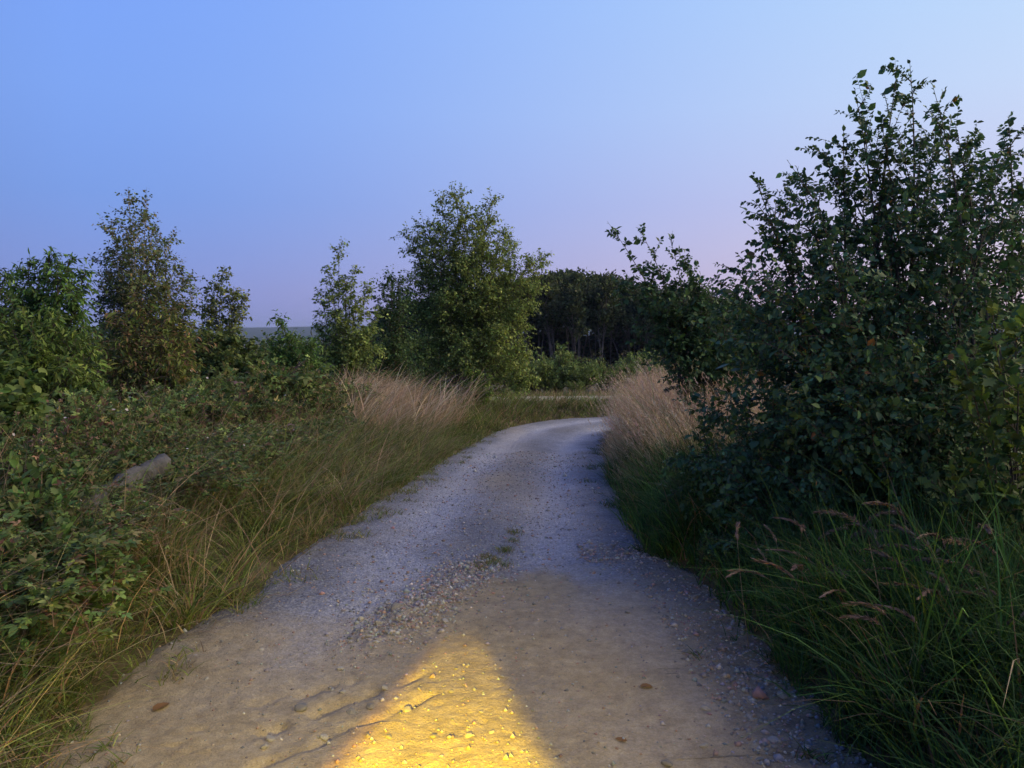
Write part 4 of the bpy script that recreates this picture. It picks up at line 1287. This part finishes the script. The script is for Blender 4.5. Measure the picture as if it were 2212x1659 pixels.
# dry tall grass, left, before the birches
parts = []
n = 11000
px = 690 + 330 * rnd(n); d = 10.5 + 6.5 * rnd(n)
X = (px - 1106) / FPX * d; Y = d.copy()
dd, hh, ss = polydist(X, Y, TRKD); e = dd - hh
m = (e > 0.5) & (e < 3.8) & clumpy(X, Y, 1.6, 33, 0.55)
X, Y, e = X[m], Y[m], e[m]; n = len(X)
h = (0.35 + 0.65 * rnd(n)) * (0.5 + 0.5 * sstep(0.4, 1.4, e)) * (0.65 + 0.85 * vnoise(X * 1.7, Y * 1.7, 19))
az = nrm(0.2, 0.9, n)
c = palette(n, [(0.42, 0.29, 0.20), (0.34, 0.23, 0.155), (0.50, 0.36, 0.26), (0.25, 0.17, 0.11)], None, 0.25)
parts.append(blades(X, Y, h, np.full(n, 0.008) + 0.006 * rnd(n), 0.05 + 0.5 * rnd(n), 0.05 + 0.8 * rnd(n), palette(n, [(0.20, 0.165, 0.08), (0.15, 0.135, 0.06), (0.32, 0.23, 0.14)], None, 0.25), c, az))
q = RNG.choice(len(X), min(520, len(X)), replace=False)
n = len(q); hq = 0.85 + 0.5 * rnd(n); azq = nrm(0.3, 1.2, n); lq = 0.05 + 0.45 * rnd(n); cq = 0.2 + 0.7 * rnd(n)
parts.append(blades(X[q], Y[q], hq, np.full(n, 0.015), lq, cq, palette(n, [(0.36, 0.26, 0.17)], None, 0.2), palette(n, [(0.50, 0.36, 0.26), (0.56, 0.42, 0.32)], None, 0.2), azq, 6))
stuff('dry_grass', parts, 'tall straw-coloured dry grass in front of the birches')

# right verge, dark green
parts = []
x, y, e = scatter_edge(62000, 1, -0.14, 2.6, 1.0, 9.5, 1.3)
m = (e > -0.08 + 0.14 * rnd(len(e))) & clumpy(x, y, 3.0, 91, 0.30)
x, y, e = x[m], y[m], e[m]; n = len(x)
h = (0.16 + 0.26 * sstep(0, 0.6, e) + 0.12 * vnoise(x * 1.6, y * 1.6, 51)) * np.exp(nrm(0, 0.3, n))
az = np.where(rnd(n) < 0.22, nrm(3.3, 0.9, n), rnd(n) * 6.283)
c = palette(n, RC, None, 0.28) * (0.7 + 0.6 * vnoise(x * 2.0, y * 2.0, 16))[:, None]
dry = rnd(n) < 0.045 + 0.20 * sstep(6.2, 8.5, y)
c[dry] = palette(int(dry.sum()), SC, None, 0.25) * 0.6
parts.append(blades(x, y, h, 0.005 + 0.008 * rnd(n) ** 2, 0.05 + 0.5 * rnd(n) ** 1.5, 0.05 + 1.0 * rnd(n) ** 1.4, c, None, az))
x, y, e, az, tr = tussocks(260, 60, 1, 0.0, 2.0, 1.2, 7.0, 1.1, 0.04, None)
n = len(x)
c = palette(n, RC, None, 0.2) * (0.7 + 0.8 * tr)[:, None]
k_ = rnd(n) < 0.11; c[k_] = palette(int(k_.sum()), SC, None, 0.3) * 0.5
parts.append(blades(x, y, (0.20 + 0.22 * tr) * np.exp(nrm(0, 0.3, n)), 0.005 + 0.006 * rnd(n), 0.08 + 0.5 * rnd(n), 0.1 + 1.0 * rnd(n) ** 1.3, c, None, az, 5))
# brown dead stems tangled in it
x, y, e = scatter_edge(1300, 1, 0.45, 2.4, 1.6, 6.0, 1.0)
m = clumpy(x, y, 1.6, 93, 0.75); x, y = x[m], y[m]; n = len(x)
parts.append(blades(x, y, 0.30 + 0.35 * rnd(n), 0.003 + 0.002 * rnd(n), 0.1 + 0.8 * rnd(n), 0.1 + 0.7 * rnd(n), palette(n, [(0.15, 0.10, 0.07), (0.19, 0.13, 0.09), (0.11, 0.08, 0.05)], None, 0.2), None, None, 5))
stuff('verge_grass', parts, 'long dark green grass hanging over the eroded track edge below the tall shrub')

# right: tall straw grass with pinkish heads inside the bend
parts = []
n = 17000
s_ = 7.2 + 9.3 * rnd(n)
x, y, e = scatter_edge(n, 1, 0.0, 2.3, 7.0, 17.5, 1.0)
m = (e > 0.05) & clumpy(x, y, 1.5, 35, 0.25)
x, y, e = x[m], y[m], e[m]; n = len(x)
h = (0.30 + 0.75 * sstep(0.05, 0.75, e)) * (0.55 + 0.6 * rnd(n)) * (0.75 + 0.3 * sstep(7, 10, y)) * (0.7 + 0.6 * vnoise(x * 1.9, y * 1.9, 23))
az = nrm(3.1, 1.1, n)
lean = 0.05 + 0.4 * rnd(n); curv = 0.05 + 0.5 * rnd(n)
tipc = palette(n, [(0.46, 0.33, 0.24), (0.54, 0.39, 0.30), (0.36, 0.25, 0.17)], None, 0.22)
parts.append(blades(x, y, h, 0.006 + 0.004 * rnd(n), lean, curv, palette(n, [(0.13, 0.13, 0.045), (0.10, 0.11, 0.04), (0.20, 0.17, 0.08)], None, 0.2), tipc, az))
q = (rnd(n) < 0.45) & (h > 0.5)
hx_, hy_ = np.cos(az[q]), np.sin(az[q])
run = h[q] * (lean[q] + curv[q]) * 0.95; rise = h[q] * (1 - 0.55 * curv[q]) * 0.93
parts.append(heads(x[q] + hx_ * run, y[q] + hy_ * run, ground_z(x[q], y[q]) + rise, hx_, hy_, 0.13 + 0.06 * rnd(int(q.sum())), 8, palette(int(q.sum()), [(0.52, 0.37, 0.31), (0.60, 0.44, 0.37), (0.42, 0.30, 0.23)], None, 0.15)))
stuff('dry_grass', parts, 'tall pinkish straw grass with seed heads on the inside of the bend')

# grass beyond the bend, up to the pale path and around it
parts = []
n = 26000
X = -4.5 + 15 * rnd(n); Y = 16.5 + 8.5 * rnd(n)
dd, hh, ss = polydist(X, Y, TRKD); d2, h2, s2 = polydist(X, Y, FARP)
m = (dd - hh + edge_noise(X, Y) > 0.05) & (d2 - h2 + edge_noise(X, Y) > 0.05) & (X * 0 + Y > 16.8)
X, Y, d2 = X[m], Y[m], d2[m]; n = len(X)
h = (0.16 + 0.16 * vnoise(X, Y, 7)) * np.exp(nrm(0, 0.25, n)); h = h * np.where(Y > 23.4, 1.9, 1.0) * np.where((Y > 18.6) & (Y < 22.9), 0.30, 0.6)
dry = rnd(n) < np.where(Y > 23.2, 0.6, 0.25)
c = palette(n, [(0.085, 0.10, 0.035), (0.11, 0.12, 0.045), (0.14, 0.13, 0.055)], None, 0.22); c[dry] = palette(int(dry.sum()), SC, None, 0.2)
parts.append(blades(X, Y, h, 0.008 + 0.005 * rnd(n), 0.2 * rnd(n), 0.1 + 0.5 * rnd(n), c, None, None, 3))
stuff('meadow_grass', parts, 'short olive grass between the bend and the pale path')


# seed-headed stalks leaning out of the dark verge, one by one
def seed_stalk():
    h = 0.62
    bx_ = 0.10 + 0.10 * rnd()
    B0 = (np.array([[0, 0, -0.02]]), np.array([[0.01, 0, h * 0.62]]), np.array([[bx_, 0, h]]))
    B1 = (np.array([[bx_ * 0.8, 0, h * 0.92]]), np.array([[bx_ * 1.2, 0, h * 1.06]]), np.array([[bx_ + 0.13, 0.0, h * (1.0 + 0.08 * rnd())]]))
    o = empty('grass_stalk', (0, 0, 0))
    V, F = tubes(B0, 0.0026, 0.0014, 8, 4)
    C = np.tile(np.array([[0.26, 0.20, 0.12]]), (len(V), 1)) * np.exp(nrm(0, 0.05, (len(V), 1)))
    obj('stem', mesh('stalk_stem', V, F, C), M_GRASS, o)
    P, D = leaf_sites(B1, 150, 0.0, 1.0, 0.28, 0.05)
    lv = leaves(P + nrm(0, 0.0012, P.shape), D, 0.032 * np.exp(nrm(0, 0.2, len(P))), 'diamond', palette(len(P), [(0.22, 0.15, 0.115), (0.28, 0.195, 0.15), (0.17, 0.115, 0.085)], None, 0.2), 0.2, 0.30)
    obj('seed_head', mesh('stalk_head', *lv), M_GRASS, o)
    for a_, hh_ in ((1.2, 0.38), (4.0, 0.30)):
        vb = blades(np.zeros(1), np.zeros(1), np.array([hh_]), np.array([0.006]), np.array([0.25]), np.array([0.6]), palette(1, SC, None, 0.1) * 0.55, None, np.array([a_]), 5, z0=np.array([0.0]))
        obj('blade', mesh('stalk_blade', *vb), M_GRASS, o)
    return o


sp = [seed_stalk() for _ in range(4)]
ST = [(1700, 1180, 3.9), (1740, 1210, 3.7), (1790, 1150, 3.9), (1830, 1110, 3.9), (1850, 1160, 3.7), (1810, 1230, 3.5), (1870, 1215, 3.6), (1760, 1240, 3.5), (1690, 1230, 3.8), (1900, 1190, 3.6), (1935, 1150, 3.7), (2030, 1110, 3.6), (2045, 1200, 3.4), (2080, 1180, 3.4),
      (2110, 1230, 3.3), (2000, 1230, 3.4), (2060, 1260, 3.2), (2140, 1160, 3.4), (2170, 1230, 3.2), (2190, 1290, 3.0), (2120, 1290, 3.0), (1980, 1330, 2.95), (2040, 1350, 2.8), (1950, 1260, 3.2), (1780, 1190, 3.8), (1840, 1200, 3.7), (2090, 1120, 3.6), (1660, 1195, 4.0), (2150, 1330, 2.85), (2205, 1180, 3.3), (1885, 1250, 3.4), (1725, 1160, 4.0)]
ST += [(px + nrm(0, 30), py + nrm(0, 28), d + nrm(0, 0.12)) for px, py, d in ST if py > 1140]
for k, (px, py, d) in enumerate(ST):
    p = wp(px, py, d); g = gz(p[0], p[1])
    s = max((p[2] - g) / 0.62, 0.35)
    o = sp[k] if k < 4 else copy_tree(sp[k % 4], (0, 0, 0), 0, 1)
    o.location = (p[0], p[1], g); o.rotation_euler = (nrm(0, .12), nrm(0, .12), rnd() * 6.28); o.scale = (0.9 + 0.4 * rnd(), 1.0, s)
    tag(o, 'brown feathery grass stalk rising from the dark verge below the tall shrub', 'grass stalk', 'seed-headed stalks in the dark verge')


# small tufts on the crown of the track
def tuft(px, py, d, n, r, h, label):
    p = wp(px, py, d)
    x = nrm(0, r, n); y = nrm(0, r * 1.1, n)
    z = track_z(p[0] + x, p[1] + y) - 0.01
    v = blades(p[0] + x, p[1] + y, h * np.exp(nrm(0, 0.3, n)), np.full(n, 0.004), 0.3 * rnd(n), 0.3 + 0.7 * rnd(n), palette(n, [(0.075, 0.10, 0.035), (0.11, 0.12, 0.05), (0.2, 0.16, 0.08)], None, 0.2), None, None, 3, z0=z)
    V = v[0] - np.array([p[0], p[1], float(z.mean())])
    o = obj('grass_tuft', mesh('grass_tuft', V, v[1], v[2]), M_GRASS)
    o.location = (p[0], p[1], float(z.mean()))
    tag(o, label, 'grass tuft', 'grass tufts along the crown of the track')


def on_track(px, py):
    """depth where the ray through a pixel meets the track"""
    d = 4.0
    for _ in range(40):
        p = wp(px, py, d)
        zt = float(zbase(np.array(p[0]), np.array(p[1])))
        d *= (CAMZ - zt) / max(CAMZ - p[2], 1e-3)
    return d


for px, py, n, r, h, lb in ((1072, 1226, 200, 0.050, 0.055, 'largest low grass tuft growing on the crown of the track'), (1090, 1194, 170, 0.034, 0.05, 'low grass tuft on the crown of the track just beyond the largest one'),
                            (1112, 1152, 120, 0.042, 0.045, 'thin grass tuft on the crown of the track, furthest from the rubble'), (1040, 1238, 110, 0.035, 0.04, 'sparse grass tuft beside the rubble on the track'),
                            (1056, 1214, 100, 0.034, 0.045, 'small grass tuft touching the largest tuft on the crown'), (1108, 1172, 90, 0.034, 0.04, 'short grass tuft between the thin tuft and the low one on the crown')):
    tuft(px, py, on_track(px, py), n, r, h, lb)


# ------------------------------------------------------------------ stones
def stone_mesh(seed, sub=2):
    import bmesh
    bm = bmesh.new()
    bmesh.ops.create_icosphere(bm, subdivisions=sub, radius=1.0)
    r = np.random.default_rng(seed)
    ax = r.normal(0, 1, (7, 3)); ax /= np.linalg.norm(ax, axis=1, keepdims=True); off = 0.55 + 0.4 * r.random(7)
    for v in bm.verts:
        c = np.array(v.co)
        for a, o_ in zip(ax, off):      # cut flat facets
            q = c @ a - o_
            if q > 0:
                c = c - a * q * 0.85
        c = c * (1 + 0.06 * r.normal())
        v.co = (c[0] * 1.15, c[1] * 0.85, c[2] * 0.6)
    me = bpy.data.meshes.new('stone')
    bm.to_mesh(me); bm.free()
    me.materials.append(M_STONE)
    return me


SM = [stone_mesh(i, 1 if i > 3 else 2) for i in range(8)]


def put_stone(px, py, size, label, group):
    d = on_track(px, py)
    p = wp(px, py, d)
    z = float(track_z(np.array([p[0]]), np.array([p[1]]))[0])
    o = bpy.data.objects.new('stone', SM[int(rnd() * 8)])
    col.objects.link(o)
    o.location = (p[0], p[1], z + size * 0.12)
    o.rotation_euler = (nrm(0, .25), nrm(0, .25), rnd() * 6.28)
    o.scale = (size, size * (0.8 + 0.4 * rnd()), size * (0.7 + 0.3 * rnd()))
    tag(o, label, 'stone', group)


LR = 'loose stone in the rubble lying slantwise across the track'
for px, py, s in ((855, 1330, .035), (838, 1332, .02), (895, 1330, .022), (820, 1352, .03), (772, 1358, .016), (800, 1385, .02), (790, 1372, .02), (830, 1378, .018), (940, 1322, .016), (963, 1345, .022), (945, 1248, .022), (962, 1255, .018), (955, 1270, .02), (880, 1312, .015), (865, 1345, .016), (760, 1385, .018), (815, 1395, .015), (850, 1360, .015), (905, 1345, .015), (925, 1305, .014)):
    put_stone(px + nrm(0, 3), py + nrm(0, 3), s, LR, 'rubble stones on the track')
for k in range(34):
    t = rnd()
    put_stone(770 + 230 * t + nrm(0, 22), 1390 - 140 * t + nrm(0, 10), 0.008 + 0.008 * rnd(), LR, 'rubble stones on the track')
LB = 'small stone lying in the yellow lamp light on the track'
for px, py, s in ((832, 1492, .022), (880, 1540, .020), (800, 1535, .022), (936, 1598, .018), (1012, 1598, .016), (1040, 1545, .012), (1085, 1465, .012), (905, 1495, .012), (1062, 1590, .013), (975, 1500, .012), (840, 1600, .014), (985, 1450, .012)):
    put_stone(px, py, s, LB, 'stones in the lamp light')
LE = 'pale stone on the bare soil along the eroded verge'
for px, py, s in ((1690, 1506, .026), (1525, 1535, .024), (1485, 1410, .02), (1545, 1430, .015), (1560, 1445, .015), (1600, 1375, .018), (1630, 1470, .02), (1620, 1555, .02), (1700, 1545, .018), (1440, 1650, .022), (1520, 1610, .018), (1670, 1600, .02), (1740, 1620, .022), (1640, 1640, .018), (1355, 1325, .018), (1580, 1500, .015), (1500, 1290, .03), (1530, 1300, .02), (1465, 1465, .012), (1760, 1650, .02)):
    put_stone(px, py, s, LE, 'stones along the eroded verge')
LL = 'pale stone on the sandy side of the track below the brambles'
for px, py, s in ((660, 1408, .012), (552, 1338, .014), (650, 1535, .028), (585, 1600, .02), (570, 1620, .018), (735, 1445, .022), (720, 1420, .014), (565, 1405, .014), (640, 1255, .012), (480, 1390, .014), (445, 1470, .014), (700, 1595, .018), (250, 1610, .022), (740, 1500, .018), (760, 1545, .026), (520, 1405, .012), (880, 1240, .012), (1090, 1420, .01), (605, 1440, .012)):
    put_stone(px, py, s, LL, 'stones on the sandy side of the track')


# loose gravel, uncountable
def gravel():
    n = 15000
    s = 2.2 + 10 * rnd(n) ** 1.5
    u = np.clip(nrm(0, 0.6, n), -1.02, 1.02)
    S = np.concatenate([[0], np.cumsum(np.hypot(np.diff(TRKD[:, 0]), np.diff(TRKD[:, 1])))])
    x = np.interp(s, S, TRKD[:, 0]) + u * np.interp(s, S, TRKD[:, 2]); y = np.interp(s, S, TRKD[:, 1])
    dm = dirt_mask(x, y)
    keep = rnd(n) < np.clip(1.0 - 0.72 * dm, 0.1, 1) * np.where(np.abs(u) > .8, 1.4, .8)
    x, y = x[keep], y[keep]
    # rubble and the broken right edge
    k = 2600
    t = rnd(k); x = np.concatenate([x, RUB0[0] + t * (RUB1[0] - RUB0[0]) + nrm(0, .12, k)]); y = np.concatenate([y, RUB0[1] + t * (RUB1[1] - RUB0[1]) + nrm(0, .14, k)])
    k = 2600
    ex, ey, ee = scatter_edge(k, 1, -0.50, 0.06, 2.2, 5.6)
    x = np.concatenate([x, ex]); y = np.concatenate([y, ey])
    n = len(x)
    size = 0.004 * np.exp(nrm(0, 0.45, n)) * (1 + 0.05 * y) + 0.001
    size[-5200:-2600] *= 1.25; size[-2600:] *= 1.3
    z = track_z(x, y) + size * 0.2
    O = np.array([(1, 0, 0), (0, 1, 0), (-1, 0, 0), (0, -1, 0), (0, 0, .75), (0, 0, -.75)], float)
    V = O[None] * (1 + nrm(0, 0.28, (n, 6, 1)))
    th = rnd(n) * 6.28; c, s_ = np.cos(th)[:, None], np.sin(th)[:, None]
    V = np.stack([V[..., 0] * c - V[..., 1] * s_, V[..., 0] * s_ + V[..., 1] * c, V[..., 2]], -1)
    V = V * size[:, None, None] + np.stack([x, y, z], 1)[:, None]
    F0 = np.array([(0, 1, 4), (1, 2, 4), (2, 3, 4), (3, 0, 4), (1, 0, 5), (2, 1, 5), (3, 2, 5), (0, 3, 5)])
    F = (np.arange(n)[:, None, None] * 6 + F0[None]).reshape(-1, 3)
    C = np.repeat(palette(n, [(0.22, 0.23, 0.25), (0.29, 0.28, 0.28), (0.17, 0.17, 0.18), (0.27, 0.23, 0.17)], None, 0.2) / PAL_GAIN * (1.25 - 0.25 * np.clip(dirt_mask(x, y), 0, 1))[:, None], 6, axis=0)
    o = obj('gravel', mesh('gravel', V.reshape(-1, 3), F, C), M_GRAVEL)
    tag(o, 'loose gravel strewn over the track', 'gravel', kind='stuff')


gravel()


# fallen leaves on the sandy soil
def fallen(px, py, s, label):
    d = on_track(px, py); p = wp(px, py, d)
    z = float(track_z(np.array([p[0]]), np.array([p[1]]))[0])
    a = rnd() * 6.28
    V, F, C = leaves(np.zeros((1, 3)), np.array([[math.cos(a), math.sin(a), 0.05]]), s, 'ovate', np.array([[0.22, 0.12, 0.05]]), 0.9)
    V[:, 2] *= 0.6
    V[:, 2] -= V[:, 2].min()
    o = obj('fallen_leaf', mesh('fallen_leaf', V, F, C), M_LEAF)
    o.location = (p[0], p[1], z + 0.003)
    tag(o, label, 'leaf', 'fallen leaves on the track')


fallen(1382, 1483, 0.06, 'curled brown leaf on the smooth sand between lamp light and eroded verge')
fallen(1355, 1600, 0.05, 'small brown leaf on the sand beside the lamp light')
fallen(330, 1538, 0.08, 'reddish brown leaf on the pale sand near the long grass')


# fallen log half hidden by the brambles
def log():
    a = wp(150, 1110, 4.3); c = wp(350, 1020, 5.35)
    a[2] = gz(a[0], a[1]) + 0.24; c[2] = gz(c[0], c[1]) + 0.38
    B = (a[None], ((a + c) / 2 + np.array([0, 0, 0.04]))[None], c[None])
    V, F = tubes(B, 0.085, 0.062, 14, 12)
    V = V + 0.007 * nrm(0, 1, V.shape) + 0.02 * np.repeat(nrm(0, 1, (14, 3)), 12, axis=0) * np.array([1, 1, 0.6])
    e0 = np.arange(12)[::-1][None]; e1 = (np.arange(12) + 13 * 12)[None]
    o = empty('fallen_log', ((a + c) / 2 * np.array([1, 1, 0]) + np.array([0, 0, gz((a[0] + c[0]) / 2, (a[1] + c[1]) / 2)])))
    r = np.array(o.location)
    obj('trunk', mesh('log_trunk', V - r, [F, e0, e1], smooth=False), M_LOG, o)
    S = []
    for t, dx, dy, dz in ((0.25, 0.05, -0.05, -0.5), (0.75, 0.1, 0.1, -0.6), (0.4, 0.1, 0.15, -0.5)):
        p = bpt(B, np.array([[t]]))[0, 0]
        S.append((p, p + np.array([dx, dy, dz])))
    P0 = np.array([s[0] for s in S]); P1 = np.array([s[1] for s in S])
    V, F = tubes((P0, (P0 + P1) / 2, P1), 0.035, 0.02, 5, 6)
    obj('branch_stub', mesh('log_stub', V - r, F), M_LOG, o)
    tag(o, 'weathered grey log half hidden under the brambles', 'log')


M_LOG = barkmat('grey_log', (0.03, 0.028, 0.028), (0.10, 0.095, 0.098), 14)
log()


# ------------------------------------------------------------------ bicycle lamp (the lamp itself is below the frame)
def lamp():
    pos = np.array((-0.25, 0.30, 1.05))
    for nm, aim, cone, blend, power, colr in (('lamp_beam', (-0.26, 2.30, 0.0), 60, 0.1, 2500, (1.0, 0.66, 0.0)),
                                              ('lamp_spill', (-0.45, 2.35, 0.0), 70, 1.0, 300, (1.0, 0.72, 0.06))):
        l = bpy.data.lights.new(nm, 'SPOT')
        l.energy = power; l.color = colr if nm != 'lamp_beam' else (1, 1, 1)
        l.spot_size = math.radians(cone); l.spot_blend = blend
        l.shadow_soft_size = 0.015
        o = bpy.data.objects.new(nm, l); col.objects.link(o)
        o.location = pos
        dv = np.array(aim) - pos
        dv /= np.linalg.norm(dv)
        o.rotation_euler = (math.acos(-dv[2]), 0, math.atan2(-dv[0], dv[1]))
        if nm == 'lamp_beam':
            # wedge-shaped beam of the lamp's lens: narrow at the cut-off, wide below it
            l.use_nodes = True
            nt = l.node_tree
            em = nt.nodes['Emission']
            tc = nt.nodes.new('ShaderNodeTexCoord'); sp_ = nt.nodes.new('ShaderNodeSeparateXYZ')
            nt.links.new(tc.outputs['Normal'], sp_.inputs[0])

            def mth(op, a, b_=None, clamp=False):
                n = nt.nodes.new('ShaderNodeMath'); n.operation = op; n.use_clamp = clamp
                for j, v in enumerate((a, b_)):
                    if v is None:
                        continue
                    if hasattr(v, 'is_linked'):
                        nt.links.new(v, n.inputs[j])
                    else:
                        n.inputs[j].default_value = v
                return n.outputs[0]
            mxc = nt.nodes.new('ShaderNodeMix'); mxc.data_type = 'RGBA'
            mxc.inputs[6].default_value = (*colr, 1); mxc.inputs[7].default_value = (1.0, 0.40, 0.0, 1)
            nt.links.new(mxc.outputs[2], em.inputs['Color'])
            az_ = mth('ABSOLUTE', sp_.outputs[2])
            u = mth('ABSOLUTE', mth('DIVIDE', sp_.outputs[0], az_))
            v = mth('MULTIPLY', mth('DIVIDE', sp_.outputs[1], az_), VS)          # up is positive
            below = mth('SUBTRACT', 0.205, v)                                    # distance under the cut-off
            half = mth('ADD', mth('MULTIPLY', below, 1.08), 0.03)
            edge = mth('DIVIDE', mth('SUBTRACT', half, u), mth('ADD', mth('MULTIPLY', mth('MAXIMUM', below, 0.0), 0.36), 0.022), True)
            edge = mth('MULTIPLY', edge, mth('MULTIPLY', edge, mth('SUBTRACT', 3.0, mth('MULTIPLY', edge, 2.0))))
            core = mth('ADD', 0.50, mth('MULTIPLY', mth('POWER', mth('MAXIMUM', below, 0.0), 1.6), 11.0))
            left = mth('MULTIPLY', mth('MULTIPLY', sp_.outputs[0], -22.0, True), mth('SUBTRACT', 1.0, edge))
            nt.links.new(left, mxc.inputs[0])
            cut = mth('DIVIDE', below, 0.03, True)
            nt.links.new(mth('MULTIPLY', mth('MULTIPLY', edge, cut), core), em.inputs['Strength'])


VS = 1.0
lamp()


# ------------------------------------------------------------------ evening haze over the valley
def haze():
    x0, x1, y0, y1, z0, z1 = -6500.0, 6500.0, -450.0, 6500.0, -40.0, 60.0
    V = [(x, y, z) for z in (z0, z1) for y in (y0, y1) for x in (x0, x1)]
    F = np.array([(0, 2, 3, 1), (4, 5, 7, 6), (0, 1, 5, 4), (2, 6, 7, 3), (0, 4, 6, 2), (1, 3, 7, 5)])
    m = bpy.data.materials.new('haze'); m.use_nodes = True
    nt = m.node_tree; nt.nodes.clear()
    out = nt.nodes.new('ShaderNodeOutputMaterial')
    pv = nt.nodes.new('ShaderNodeVolumePrincipled')
    pv.inputs['Color'].default_value = (0.48, 0.62, 0.95, 1)
    pv.inputs['Density'].default_value = 0.00016
    nt.links.new(pv.outputs[0], out.inputs['Volume'])
    o = obj('haze', mesh('haze', V, F), m)
    tag(o, 'thin blue evening haze over the valley', 'haze', kind='stuff')


haze()
